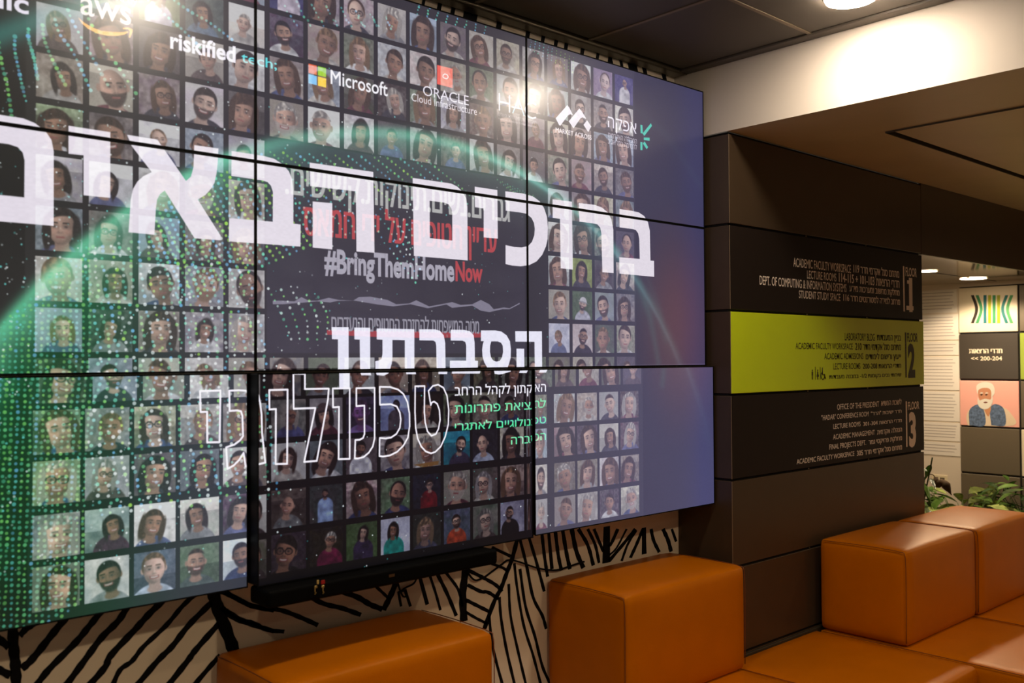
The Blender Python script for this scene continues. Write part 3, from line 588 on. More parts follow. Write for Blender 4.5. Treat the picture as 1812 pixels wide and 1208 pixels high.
for w, pts in ((25, [(-2, 325), (60, 360), (150, 400), (290, 420), (400, 460), (490, 500)]), (22, [(-2, 420), (80, 470), (150, 490), (220, 525), (310, 535)]), (25, [(420, 335), (520, 385), (620, 410), (720, 445)]), (28, [(590, 310), (700, 350), (770, 390), (835, 415)]), (15, [(785, 280), (840, 330), (875, 365)]),
    (30, [(915, 255), (880, 340), (840, 420)]), (12, [(920, 320), (935, 400)]), (15, [(955, 310), (985, 400)]), (18, [(1030, 225), (1075, 390)]), (13, [(1085, 225), (1120, 330), (1145, 420)]), (18, [(1125, 220), (1180, 330), (1230, 450)]), (14, [(1175, 220), (1240, 310), (1262, 400)]), (38, [(1282, 190), (1265, 330), (1270, 480)]),
    (18, [(1290, 205), (1380, 250), (1440, 285), (1475, 320)]), (18, [(1290, 285), (1360, 320), (1400, 325), (1455, 360)]), (18, [(1280, 365), (1340, 395), (1410, 430)]), (14, [(1280, 430), (1340, 465), (1395, 492)]), (16, [(1420, 85), (1520, 132)]), (14, [(1420, 172), (1480, 195), (1505, 215)]), (22, [(1556, 40), (1530, 140), (1500, 220), (1470, 300), (1430, 380), (1380, 520)]),
    (15, [(1570, 40), (1605, 180), (1640, 350), (1690, 450), (1710, 520)]), (15, [(1615, 20), (1660, 170), (1700, 320)]), (13, [(1540, 170), (1555, 300), (1590, 500), (1640, 660), (1685, 830)]), (13, [(1510, 280), (1520, 450), (1560, 640), (1605, 830)]), (14, [(1460, 350), (1470, 470), (1500, 640), (1545, 830)]), (14, [(1405, 450), (1425, 620), (1480, 830)]), (14, [(1570, 200), (1600, 400), (1650, 560), (1690, 720), (1740, 830)])): ribbon(pts, w, cb)
cc = (940, 940, .2219)
for w, pts in ((24, [(85, 20), (105, 200), (130, 360)]), (24, [(138, 10), (165, 300)]), (26, [(192, 5), (215, 190), (240, 310)]), (28, [(250, -10), (280, 170), (308, 300)]), (32, [(322, -20), (360, 160), (415, 290)]), (26, [(375, -20), (450, 110), (495, 270)]), (22, [(450, -20), (510, 110), (540, 250)]), (22, [(500, -20), (545, 90), (575, 160)]), (55, [(602, -40), (597, 250)]),
    (25, [(690, -20), (640, 90), (612, 120)]), (14, [(760, -20), (680, 130), (620, 190)]), (26, [(830, -20), (750, 80), (620, 235)]), (18, [(838, -10), (770, 100), (720, 235)]), (24, [(890, -20), (840, 100), (790, 210)]), (35, [(898, -30), (900, 180)]), (24, [(955, -20), (975, 70), (1020, 165)]), (28, [(1050, -20), (1090, 70), (1115, 160)]), (18, [(1120, -20), (1155, 80)])): ribbon(pts, w, cc)
for x, w in ((743, 5), (771, 7), (795, 7), (826, 24), (877, 9), (928, 7), (955, 6), (978, 6), (996, 6), (1025, 6), (1052, 5), (1073, 5), (1087, 5), (1105, 5), (1125, 16), (1146, 7), (1180, 7), (700, 8), (660, 7), (560, 7), (480, 9)):
    X = on(1, YW, x, 0)[0]; ribbon([(x-3, 0), (x+3, 0)], 1, (0, 0, 1)) if 0 else None
    bm = bmesh.new(); hw = w/2*abs(on(1, YW, x+10, 60)[0]-on(1, YW, x, 60)[0])/10; sk = -.02 if x < 1080 else .03
    for (a, b, z) in ((X-hw-sk*-1, X+hw-sk*-1, 1.66), (X-hw+sk*-1, X+hw+sk*-1, 1.835)):
        for yy in (YW-.0012, YW-.0001): bm.verts.new(V(a, yy, z)); bm.verts.new(V(b, yy, z))
    bm.verts.ensure_lookup_table(); v = bm.verts
    for f in ((0, 1, 5, 4), (2, 6, 7, 3), (0, 4, 6, 2), (1, 3, 7, 5), (4, 5, 7, 6), (0, 2, 3, 1)): bm.faces.new([v[i] for i in f])
    link('painted_stripe', bm_mesh(bm, 'painted_stripe'), M_black, wall)

# ---------------- displays ----------------
def display(x0, x1, z0, z1, yf, depth, label, bez=.0045, us=0):
    t = thing('display_panel', V((x0+x1)/2, yf+depth, z0), label, 'screen', 'panels of the video wall')
    bx('housing', x0+.0015, x1-.0015, yf+.0015, yf+depth, z0+.0015, z1-.0015, M_bez, t, .004)
    bm = bmesh.new(); b = bez   # four bezel bars as one frame
    for (a, c, e, f) in ((x0, x1, z0, z0+b), (x0, x1, z1-b, z1), (x0, x0+b, z0+b, z1-b), (x1-b, x1, z0+b, z1-b)): box(bm, a+.0004, c-.0004, yf-.0015, yf+.0015, e+.0004, f-.0004)
    link('bezel', bm_mesh(bm, 'bezel'), M_bez, t)
    bm = bmesh.new(); vs = [bm.verts.new(V(a, yf, c)) for a, c in ((x0+b, z0+b), (x1-b, z0+b), (x1-b, z1-b), (x0+b, z1-b))]; f = bm.faces.new(vs)
    uv = bm.loops.layers.uv.new('uv')
    for l in f.loops: l[uv].uv = ((l.vert.co.x+us-TX0)/(TX1-TX0), (l.vert.co.z-ZO)/TZ1)
    me = bm_mesh(bm, 'screen'); o = link('screen', me, screen_m, t); me.materials[0] = screen_m
    return t
w, h = 1.022, .5755
cn = ('right', 'middle', 'left'); rn = ('bottom', 'middle', 'top')
det = {(0, 2): 'lilac haze over small portraits and sponsor logos', (1, 2): 'sponsor logos with four coloured squares above the green arc', (2, 2): 'orange arrow logo and dotted strands over portraits',
       (0, 1): 'last white letters of the greeting beside blank purple edge', (1, 1): 'grey and red slogan lines under huge white letters', (2, 1): 'huge white letters and bright green rim',
       (0, 0): 'five columns of pale portraits and blank violet right side', (2, 0): 'green dot lattice over large portraits'}
for r in (2, 1, 0):
    for c in range(3):
        x1 = -w*c; x0 = x1-w; z0 = h*r+.001; z1 = h*(r+1)
        if r == 0 and c == 1: continue
        lab = '%s %s display panel, %s' % (rn[r], cn[c], det[(c, r)])
        if r == 0: display(x0 if c == 2 else -1.022+.0, (x1+.012 if c == 0 else -2.0815), .004, .5745, -.03, .16, lab, .004)
        else: display(x0, x1, z0, z1, 0., .13, lab)
tvp = display(-2.080, -1.078, .012, .5740, -.08, .105, 'bottom middle display of the video wall, standing proud with deep black picture and outlined letters', .004, TVS)
# brass-brown metal strip on top of the bottom row
bx('ledge_strip', -3.066, .012, -.031, -.002, .5746, .5752, M_rail, None, label='thin metal strip along the top of the bottom row of displays', cat='strip')
# sound bar under the proud display
sb = thing('soundbar', V(-1.68, -.03, -.035), 'black sound bar hanging below the bottom middle display', 'speaker')
spb = bx('speaker_body', -2.078, -1.284, -.135, -.03, -.036, .0105, M_spk, sb, .010, 4)
bx('emblem', on(1, -.135, 688, 1000)[0], on(1, -.135, 698, 1000)[0], -.1362, -.1352, -.012, -.004, mat('dull bronze emblem', (96, 70, 44), .4, .6), spb)
for i, (x, c, lab, tilt) in enumerate(((562, (190, 160, 90), 'brass key with pale tag hanging under the black sound bar', .5), (571, (150, 12, 8), 'key with red tag hanging under the black sound bar', 0))):
    p = on(1, -.140, x, 1029); t = thing('key', V(p[0], -.140, p[2]), lab, 'key')
    bx('key_tag', p[0]-(.006 if i else .003), p[0]+(.006 if i else .003), -.1425, -.1395, p[2]-.006, p[2]+.005, mat('key tag', c, .5), t, .001)
    bm = bmesh.new(); box(bm, p[0]-.0045-tilt*.012, p[0]+.0045-tilt*.012, -.142, -.140, p[2]-.016, p[2]-.009, .001, 1); box(bm, p[0]-.0013-tilt*.018, p[0]+.0013-tilt*.018, -.142, -.140, p[2]-.032, p[2]-.015)
    box(bm, p[0]-.0013-tilt*.018, p[0]+.0035-tilt*.018, -.142, -.140, p[2]-.030, p[2]-.026); link('key_blade', bm_mesh(bm), mat('brass key', (200, 170, 100), .35, .8), t)
# cable
cz = (780, 940, .1269)
cabp = [V(*(lambda p: (p[0], YW-.012, p[2]))(on(1, YW-.012, cz[0]+a*cz[2], cz[1]+b*cz[2]))) for a, b in [(380, 500), (390, 590), (480, 680), (600, 640), (700, 570), (850, 460), (940, 400), (1080, 420), (1350, 510), (1600, 540), (1780, 490), (1900, 450), (2000, 420)]]
link('cable', tube_mesh([Vector(q) for q in smooth_line(cabp, 5)], .0035, 6), M_black, None, label='thin black cable sagging across the striped wall below the displays', cat='cable')
cabp = [V(*(lambda p: (p[0], YW-.01, p[2]))(on(1, YW-.01, 400+a*.3311, 940+b*.3311))) for a, b in [(915, 255), (925, 300), (945, 345), (962, 345), (960, 318), (935, 320), (960, 300), (1000, 280), (1020, 250)]]
link('cable', tube_mesh([Vector(q) for q in smooth_line(cabp, 5)], .003, 6), M_black, None, label='short looped black cable hanging just under the sound bar', cat='cable')

# ---------------- directory signs ----------------
def face_text(name, s, bl, tr, kind, m, parent, plane, val, off=0, th=.0008):
    ax = plane
    a = on(ax, val, *bl); b = on(ax, val, *tr); q = (0, 2) if ax == 1 else (1, 2)
    A_, B_ = np.array([a[q[0]], a[2]]), np.array([b[q[0]], b[2]])
    heb = bool(HEB.search(s)); Pp, fs, ed = place_text(s, A_, B_, kind, 0 if heb else off)
    bm = bmesh.new()
    for k, dx in enumerate((0, -off*.12, off*.12) if heb and off else (0,)):
        t_ = th+.00008*k; vs = [bm.verts.new(V(p[0]+dx, val-t_, p[1]) if ax == 1 else V(val-t_, p[0]+dx, p[1])) for p in Pp]
        for f in fs:
            try: bm.faces.new([vs[i] for i in f])
            except ValueError: pass
    bmesh.ops.recalc_face_normals(bm, faces=bm.faces)
    return link(name, bm_mesh(bm, name), m, parent)
K = lambda x, y: (1230+x*.3974, 380+y*.3974)
SG = [
 ('1', M_text, 'brown directory sign reading FLOOR 1, above the lime green one', [(925, 228), (930, 430)], (937, 271, 986, 240), (953, 423, 966, 290), [
  ('ACADEMIC FACULTY WORKSPACE', 437, 230, 693, 224), ('מתחם סגל אקדמי חדר 119', 705, 256, 907, 252), ('LECTURE ROOMS', 498, 283, 628, 262), ('חדרי הרצאות 101-103 + 114-115', 640, 298, 908, 294),
  ('DEPT. OF COMPUTING & INFORMATION SYSTEMS', 287, 310, 673, 309), ('מחלקת מחשוב ומערכות מידע', 687, 340, 909, 337), ('STUDENT STUDY SPACE', 462, 370, 646, 352), ('מרחב למידה לסטודנטים חדר 116', 660, 382, 911, 378)]),
 ('2', M_dtext, 'lime green directory sign reading FLOOR 2', [(934, 523), (938, 724)], (944, 564, 990, 528), (948, 717, 978, 583), [
  ('LABORATORY BLDG', 666, 558, 799, 530), ('בניין המעבדות', 810, 558, 915, 537), ('ACADEMIC FACULTY WORKSPACE', 447, 597, 701, 573), ('מתחם סגל אקדמי חדר 210', 713, 601, 915, 578),
  ('ACADEMIC ADMISSIONS', 575, 643, 748, 616), ('ייעוץ ורישום לימודים', 760, 643, 915, 621), ('LECTURE ROOMS', 615, 688, 735, 660), ('חדרי הרצאות 200-208', 747, 685, 916, 663), ('שירותי נכים בקומות 1/2- במבנה מעבדות', 597, 730, 917, 705)]),
 ('3', M_text, 'brown directory sign reading FLOOR 3, below the lime green one', [(937, 830), (942, 1033)], (948, 867, 997, 830), (953, 1026, 982, 886), [
  ('OFFICE OF THE PRESIDENT', 632, 868, 818, 830), ('לשכת הנשיא', 828, 850, 918, 823), ('"HADAR" CONFERENCE ROOM', 562, 915, 772, 875), ('חדר ישיבות "הדר"', 782, 893, 918, 867), ('LECTURE ROOMS', 615, 953, 736, 920), ('חדרי הרצאות 301-304', 748, 940, 919, 908),
  ('ACADEMIC MANAGEMENT', 614, 1000, 799, 957), ('הנהלה אקדמית', 810, 978, 920, 947), ('FINAL PROJECTS DEPT.', 597, 1045, 760, 1002), ('מחלקת פרויקטי גמר', 772, 1022, 920, 985), ('ACADEMIC FACULTY WORKSPACE', 452, 1110, 708, 1052), ('מתחם סגל אקדמי חדר 305', 720, 1073, 920, 1025)])]
for i, (num, tm, lab, bar, fl, nm, lines) in enumerate(SG):
    z1, z0 = zr[i+1]-gap/2, zr[i+2]+gap/2; yf = YP-(.003 if num == '2' else .0005)
    t = thing('directory_sign', V(.9, YP+.013, z0), lab, 'sign')
    bx('sign_face', .0208, 1.793 if num != '2' else 1.797, yf, YP+.0135, z0, z1, M_green if num == '2' else M_brown, t, .0015, 1)
    for s, a, b, c, d_ in lines:
        hb = bool(HEB.search(s)); face_text('lettering', s, K(a, b), K(c, d_), 'heb' if hb else 'cap', tm, t, 1, yf, .008 if hb else .006)
    face_text('lettering', 'FLOOR', K(fl[0], fl[1]), K(fl[2], fl[3]), 'cap', tm, t, 1, yf, .02)
    face_text('numeral', num, K(nm[0], nm[1]), K(nm[2], nm[3]), 'cap', tm, t, 1, yf, .045)
    a = on(1, yf, *K(*bar[0])); b = on(1, yf, *K(*bar[1])); bx('divider_bar', a[0], a[0]+.014, yf-.001, yf-.0002, b[2], a[2], tm, t)
    if num == '1':
        c = on(1, yf, *K(944, 306)); e_ = on(1, yf, *K(954, 291)); bx('numeral_flag', c[0], e_[0]+.004, yf-.001, yf-.0002, c[2], e_[2]-.001, tm, t)
        c = on(1, yf, *K(942, 423)); bx('numeral_foot', c[0]-.002, c[0]+.078, yf-.001, yf-.0002, c[2], c[2]+.022, tm, t)
    if num == '2':
        for k_, px_ in enumerate((522, 546)):
            p = on(1, yf, *K(px_, 733)); q = on(1, yf, *K(px_, 688)); H_ = q[2]-p[2]; bm = bmesh.new()
            hd = bmesh.ops.create_circle(bm, cap_ends=True, radius=H_*.10, segments=14)
            for v in hd['verts']: v.co = V(p[0]+v.co.x, yf-.0009, q[2]-H_*.1+v.co.y)
            for (xa, xb, za, zb) in ((-.14, .14, .42, .78), (-.11, -.02, 0, .45), (.02, .11, 0, .45)) if k_ == 0 else ((-.11, .11, .5, .78), (-.2, .2, .26, .5), (-.09, .09, 0, .27)):
                box(bm, p[0]+xa*H_, p[0]+xb*H_, yf-.0009, yf-.0003, p[2]+za*H_, p[2]+zb*H_)
            link('restroom_symbol', bm_mesh(bm), tm, t)
        for px_ in (534, 556): p = on(1, yf, *K(px_, 733)); bx('symbol_divider', p[0], p[0]+.004, yf-.0009, yf-.0003, p[2], p[2]+.058, tm, t)
        p = on(1, yf, *K(568, 733)); H_ = .055
        arc = [V(p[0]+.016*math.cos(a), yf-.001, p[2]+.018+.017*math.sin(a)) for a in np.linspace(2.2, 6.6, 14)]
        link('wheelchair_symbol', tube_mesh(arc, .0022, 5), tm, t)
        link('wheelchair_symbol', tube_mesh([V(p[0]-.004, yf-.001, p[2]+.055), V(p[0]-.004, yf-.001, p[2]+.024), V(p[0]+.014, yf-.001, p[2]+.024), V(p[0]+.022, yf-.001, p[2]+.004)], .003, 5), tm, t)
# little screws in the grooves
scr = mat('screw head', (170, 150, 120), .3, .8); bm = bmesh.new(); bmesh.ops.create_cone(bm, cap_ends=True, segments=8, radius1=.003, radius2=.003, depth=.003, matrix=Matrix.Rotation(math.pi/2, 4, 'X')); scm = bm_mesh(bm); scm.materials.append(scr)
for i in range(1, 6):
    for x in (.62, 1.18):
        o = link('screw', scm, None, pil); o.matrix_parent_inverse = Matrix(); o.location = V(x, YP+.002, zr[i])

# ---------------- wall squares in the passage ----------------
zt = [1.122, .777, .432, .087, -.258, -.603]; sqz = .332
def square(y0, z1, m, lab, grp=None, name='wall_square', cat='panel'):
    return bx(name, XW, XW+.0100, y0, y0+YW_, z1-sqz, z1, m, None, .003, 1, label=lab, cat=cat, group=grp)
M_cream = mat('cream panel', (232, 220, 196), .5); M_pink = mat('pink panel', (240, 176, 164), .6); M_tp = mat('taupe square', (104, 94, 78), .5, .1); M_dk = mat('charcoal square', (62, 56, 50), .5)
YA = on(0, XW, 1801.5, 600)[1]; YW_ = on(0, XW, 1697, 600)[1]-YA
bx('backing_board', XW+.0103, XW+.0138, YA-YW_-.01, YA+YW_-.004, -.95, 1.13, M_dark, pw)
s1 = square(YA, zt[0], M_cream, 'cream square panel with eight green and yellow stripes, top of the passage wall')
cols = [(40, 30, 22), (60, 140, 90), (30, 110, 120), (170, 175, 20), (50, 140, 90), (165, 172, 20), (20, 110, 110), (70, 150, 90)]
Z8 = lambda x, y: (1630+x*.1656, 440+y*.1656)
for i, (x, b) in enumerate(((548, 45), (598, 45), (683, 0), (732, 0), (780, 0), (828, 0), (915, -45), (968, -45))):
    top = on(0, XW, *Z8(x, 495)); bot = on(0, XW, *Z8(x, 795)); mid = on(0, XW, *Z8(x+b, 645)); pts = smooth_line([top, mid, bot], 6)
    bm = bmesh.new(); prev = None
    for p in pts:
        cur = [bm.verts.new(V(XW-.001, p[1]-.011, p[2])), bm.verts.new(V(XW-.001, p[1]+.011, p[2]))]
        if prev: bm.faces.new((prev[0], prev[1], cur[1], cur[0]))
        prev = cur
    link('coloured_stripe', bm_mesh(bm), mat('stripe paint', cols[i], .6), s1)
s2 = square(YA, zt[1], M_dk, 'charcoal square panel pointing to rooms 200-204 in the passage')
face_text('lettering', 'חדרי הרצאות', Z8(515, 1117), Z8(865, 1068), 'heb', M_cream, s2, 0, XW, .02)
face_text('lettering', '<< 200-204', Z8(535, 1192), Z8(865, 1150), 'cap', M_cream, s2, 0, XW, .02)
s3 = square(YA, zt[2], M_pink, 'pink square picture of a white-bearded man in a patterned waistcoat', None, 'portrait_picture', 'picture')
Z9 = lambda x, y: (1600+x*.4307, 420+y*.4307)
def blob(name, pts, m, lift, par=s3):
    Q = [on(0, XW, *Z9(*p)) for p in pts]; Q = smooth_line([q[[1, 2]] for q in Q+Q[:1]], 5)[:-1]
    bm = bmesh.new(); bm.faces.new([bm.verts.new(V(XW-lift, q[0], q[1])) for q in Q]); return link(name, bm_mesh(bm), m, par)
blob('shirt', [(262, 772), (256, 735), (275, 700), (330, 690), (400, 695), (440, 725), (448, 772)], mat('shirt paint', (225, 205, 180), .7), .0008)
bl = mat('vest paint', (88, 108, 140), .7, vary=.5, vscale=60)
blob('waistcoat', [(268, 771), (268, 710), (300, 686), (325, 700), (332, 771)], bl, .0014); blob('waistcoat', [(358, 771), (352, 705), (375, 684), (410, 705), (415, 771)], bl, .0014)
blob('neck', [(325, 700), (330, 680), (352, 680), (356, 705), (345, 735)], mat('neck paint', (200, 140, 100), .7), .0016)
blob('hair', [(300, 640), (298, 608), (325, 594), (360, 600), (372, 625), (366, 650), (335, 655)], mat('hair paint', (225, 220, 210), .7), .0018)
blob('face', [(306, 655), (305, 628), (325, 618), (352, 622), (358, 648), (345, 680), (320, 682)], mat('face paint', (196, 136, 104), .7), .0022)
blob('beard', [(303, 652), (309, 668), (320, 666), (334, 662), (348, 665), (357, 664), (362, 648), (364, 675), (352, 697), (333, 706), (313, 699), (302, 680)], bpy.data.materials['hair paint'], .0026)
for x in (318, 338): blob('eye', [(x-6, 646), (x, 643), (x+6, 645), (x, 649)], mat('eye paint', (60, 40, 35), .7), .003)
blob('mouth', [(325, 677), (334, 674), (344, 677), (334, 681)], mat('mouth paint', (120, 60, 50), .7), .003)
for x in (318, 339): blob('brow', [(x-8, 640), (x, 636), (x+8, 639), (x, 641)], bpy.data.materials['hair paint'], .0031)
square(YA, zt[3], M_tp, 'plain taupe square panel under the pink picture'); square(YA, zt[4], M_tp, 'plain taupe square panel partly behind the plants, two below the pink picture')
YB = YA-YW_-.012
square(YB, zt[0], M_tp, 'taupe square panel right of the striped one, cut by the frame'); square(YB, zt[1], mat('pale green square', (150, 170, 60), .5), 'pale green square panel at the right edge')
square(YB, zt[2], M_tp, 'taupe square panel right of the pink picture'); square(YB, zt[3], M_cream, 'cream square panel at the right edge behind the leaves'); square(YB, zt[4], M_tp, 'lowest taupe square panel at the right edge')
# posters with printed lines on the white wall
M_paper = mat('printed paper', (226, 220, 212), .7); M_pl = mat('printed lines', (150, 140, 140), .8)
def poster(pxt, pxb, y0, y1, lab):
    a = on(0, XW+.014, 1680, pxt)[2]; b = on(0, XW+.014, 1680, pxb)[2]
    t = bx('notice_sheet', XW+.0095, XW+.0138, y0, y1, b, a, M_paper, None, label=lab, cat='poster'); n = max(3, int((a-b)/.026)); bm = bmesh.new(); r_ = random.Random(int(pxt))
    for i in range(n):
        z = a-.02-(a-b-.03)*i/n; box(bm, XW+.0088, XW+.0094, y0+.02+r_.random()*.03, y1-.02-r_.random()*.08, z-.004, z)
    link('printed_lines', bm_mesh(bm), M_pl, t, kind='stuff')
poster(512, 553, .62, .95, 'pale notice sheet at the top of the white passage wall')
poster(556, 601, .61, 1.0, 'second notice sheet from the top on the passage wall'); poster(604, 628, .61, 1.0, 'narrow notice sheet, third from the top on the passage wall')
poster(631, 690, .61, .99, 'tall notice sheet in the middle of the white passage wall'); poster(693, 745, .61, .99, 'notice sheet just above the lower two on the passage wall'); poster(748, 780, .61, .97, 'notice sheet second from the bottom on the passage wall'); poster(783, 806, .61, .97, 'lowest notice sheet on the white passage wall')
p = on(0, XW+.014, 1663, 848); so = bx('wall_socket', XW+.006, XW+.0138, p[1]-.06, p[1]+.06, p[2]-.035, p[2]+.035, mat('cream plastic', (225, 212, 180), .4), None, .003, 2, label='cream electrical socket plate low on the passage wall', cat='socket')
bx('socket_insert', XW+.004, XW+.0058, p[1]-.04, p[1]-.005, p[2]-.018, p[2]+.018, M_tp, so, .001); bx('socket_insert', XW+.004, XW+.0058, p[1]+.008, p[1]+.042, p[2]-.018, p[2]+.018, M_tp, so, .001)

# ---------------- lamps ----------------
def downlight(x, y, z, r, lab, m=None, dp=.012):
    t = thing('downlight', V(x, y, z), lab, 'ceiling light')
    bm = bmesh.new(); bmesh.ops.create_cone(bm, cap_ends=True, segments=40, radius1=r, radius2=r, depth=dp)
    for v in bm.verts: v.co = V(x+v.co.x, y+v.co.y, z-dp/2-.0005+v.co.z)
    link('diffuser', bm_mesh(bm), m or M_lamp, t)
    bm = bmesh.new(); n = 40
    R_ = [[bm.verts.new(V(x+rr*math.cos(2*math.pi*i/n), y+rr*math.sin(2*math.pi*i/n), zz)) for i in range(n)] for rr, zz in ((r+.001, z-.001), (r+.001, z-.005), (r+.007, z-.004), (r+.009, z-.0005))]
    for a, b in zip(R_, R_[1:]):
        for i in range(n): bm.faces.new((a[i], a[(i+1) % n], b[(i+1) % n], b[i]))
    link('ring', bm_mesh(bm, 'ring', True), M_ring, t)
downlight(-.262, -.80, 1.832, .082, 'round glowing downlight in the dark ceiling above the white bulkhead')
downlight(-2.07, -.80, 1.832, .082, 'round downlight over the left part of the video wall, seen only as a reflection')
downlight(2.79, .295, 1.1595, .055, 'small round downlight just past the edge of the directory signs', M_lamp2, .004)
downlight(3.60, .335, 1.1595, .085, 'wide round downlight in the glossy ceiling above the striped panel', M_lamp2, .004)

downlight(5.1, -.75, 1.545, .08, 'round downlight in the low soffit to the right, outside the frame', M_lamp2)
bpy.data.objects['downlight.004'].children[0].data.materials[0] = M_lamp
# ---------------- sofas ----------------
def cushion(name, x0, x1, y0, y1, z0, z1, par, r=.022, puff=.006):
    bm = bmesh.new(); nx, ny, nz = 10, 8, 7
    bmesh.ops.create_cube(bm, size=2); bmesh.ops.subdivide_edges(bm, edges=bm.edges[:], cuts=9, use_grid_fill=True)
    hx, hy, hz = (x1-x0)/2, (y1-y0)/2, (z1-z0)/2; c = Vector(((x0+x1)/2, (y0+y1)/2, (z0+z1)/2+ZO))
    def f(t, hh):       # crowd the loops toward the edges
        s_ = 1 if t > 0 else -1; t = abs(t); return s_*(1-(1-t)**1.9)
    for v in bm.verts:
        n_ = Vector((f(v.co.x, hx), f(v.co.y, hy), f(v.co.z, hz))); q = Vector((n_.x*hx, n_.y*hy, n_.z*hz))
        i_ = Vector((max(-hx+r, min(hx-r, q.x)), max(-hy+r, min(hy-r, q.y)), max(-hz+r, min(hz-r, q.z)))); dd = q-i_
        if dd.length > 1e-9: q = i_+dd.normalized()*r
        bu = (1-n_.x**2)*(1-n_.y**2)
        if n_.z > .99: q.z += puff*bu*1.2
        if abs(n_.y) > .99: q.y += math.copysign(puff*(1-n_.x**2)*(1-n_.z**2), n_.y)
        if abs(n_.x) > .99: q.x += math.copysign(puff*.5*(1-n_.y**2)*(1-n_.z**2), n_.x)
        v.co = c+q
    return link(name, bm_mesh(bm, name, True), M_lea, par)
def seam(par, x, y0, y1, z0, z1, side, r=.022):   # stitched welt on one side panel: along the top, over the front corner, down
    k = r*.30; e = .0015; xx = x+e*side
    pts = [V(xx, y1-r, z1-k*.9)]+[V(xx, y1+(y0-y1)*t-r*0, z1-k*.9+.004*math.sin(math.pi*t)) for t in (.25, .5, .75)]+[V(xx, y0+r*1.2, z1-k), V(xx, y0+k, z1-r*1.1), V(xx, y0+k*.8, (z0+z1)/2), V(xx, y0+k, z0+.02)]
    link('seam', tube_mesh(smooth_line([list(p) for p in pts], 3), .0016, 5), M_seam, par)
ZS, ZT = -.612, -.205
def sofa(x0, x1, yb0, yb1, ys0, ys1, lab, back=True, grp='orange sofa sections'):
    t = thing('sofa_section', V((x0+x1)/2, (ys0+ys1)/2, -1.03), lab, 'sofa')
    c1 = cushion('seat', x0+.002, x1-.002, ys0, ys1, -.985, ZS, t, .024, .004)
    seam(c1, x0+.003, ys0, ys1, -.985, ZS, -1, .024)
    if back:
        c2 = cushion('backrest', x0+.001, x1-.001, yb0, yb1, ZS+.001, ZT, t, .026, .008); seam(c2, x0+.002, yb0, yb1, ZS, ZT, -1, .026); seam(c2, x1-.002, yb0, yb1, ZS, ZT, 1, .026)
    for a in (x0+.06, x1-.06):
        for b in (ys0+.06, ys1-.06):
            bm = bmesh.new(); bmesh.ops.create_cone(bm, cap_ends=True, segments=12, radius1=.018, radius2=.024, depth=.046)
            for v in bm.verts: v.co = V(a+v.co.x, b+v.co.y, -1.0065+v.co.z)
            link('foot', bm_mesh(bm), M_foot, t)
    return t
sofa(-2.092, -1.385, -.235, .155, -.92, .150, 'left orange sofa section in front of the black-striped wall, nearest the camera')
sofa(-.790, -.072, -.235, .155, -.92, .150, 'middle orange sofa section with its backrest beside the taupe pillar')
sofa(-.070, .628, 0, 0, -.838, -.127, 'backless orange seat section between two backrests, in front of the pillar', False)
sofa(.640, 1.352, -.548, -.142, -1.25, -.135, 'orange sofa section whose backrest stands before the FLOOR 3 sign')
sofa(1.366, 2.076, -.556, -.150, -1.25, -.145, 'far right orange sofa section in front of the plants')

# ---------------- plants ----------------
M_soil = mat('potting soil', (50, 38, 28), .9, bump=.5); M_pot = mat('grey planter', (90, 86, 80), .6); M_stem = mat('plant stem', (70, 90, 40), .6)
leafmats = [mat('leaf pale green', (176, 192, 110), .45, vary=.35, vscale=30), mat('leaf mid green', (96, 136, 50), .4, vary=.3, vscale=20), mat('leaf dark green', (48, 84, 34), .35, vary=.2), mat('dry brown leaf', (74, 52, 26), .8, vary=.4, vscale=30)]
def leaf_mesh(l, wd, curl, mi, fold=.15):
    bm = bmesh.new(); n = 7; rows = []
    for i in range(n+1):
        t = i/n; hw = wd/2*math.sin(math.pi*min(1, t*1.02))**.8*(1-.25*t); z = -curl*t*t*l; x = l*t*(1-.15*curl*t)
        rows.append([bm.verts.new((x, -hw, z+fold*hw)), bm.verts.new((x, 0, z)), bm.verts.new((x, hw, z+fold*hw))])
    for a, b in zip(rows, rows[1:]):
        for j in (0, 1):
            try: bm.faces.new((a[j], a[j+1], b[j+1], b[j]))
            except ValueError: pass
    bmesh.ops.solidify(bm, geom=bm.faces[:], thickness=.0008)
    me = bm_mesh(bm, 'leaf', True); me.materials.append(leafmats[mi]); return me
def put_leaf(par, me, p, yaw, pitch, roll, s=1):
    o = bpy.data.objects.new('leaf', me); COL.objects.link(o); o.parent = par
    o.matrix_local = Matrix.Translation(Vector(p)-par.location) @ Matrix.Rotation(yaw, 4, 'Z') @ Matrix.Rotation(-pitch, 4, 'Y') @ Matrix.Rotation(roll, 4, 'X') @ Matrix.Scale(s, 4); return o
def pot(t, x, y, r, ztop):
    bm = bmesh.new(); bmesh.ops.create_cone(bm, cap_ends=True, segments=28, radius1=r*.8, radius2=r, depth=ztop+1.03-.001)
    for v in bm.verts: v.co = V(x+v.co.x, y+v.co.y, (ztop-1.03)/2+v.co.z)
    link('pot', bm_mesh(bm), M_pot, t)
    bm = bmesh.new(); bmesh.ops.create_cone(bm, cap_ends=True, segments=24, radius1=r*.9, radius2=r*.9, depth=.02)
    for v in bm.verts: v.co = V(x+v.co.x, y+v.co.y, ztop+.008+v.co.z)
    link('soil', bm_mesh(bm), M_soil, t)
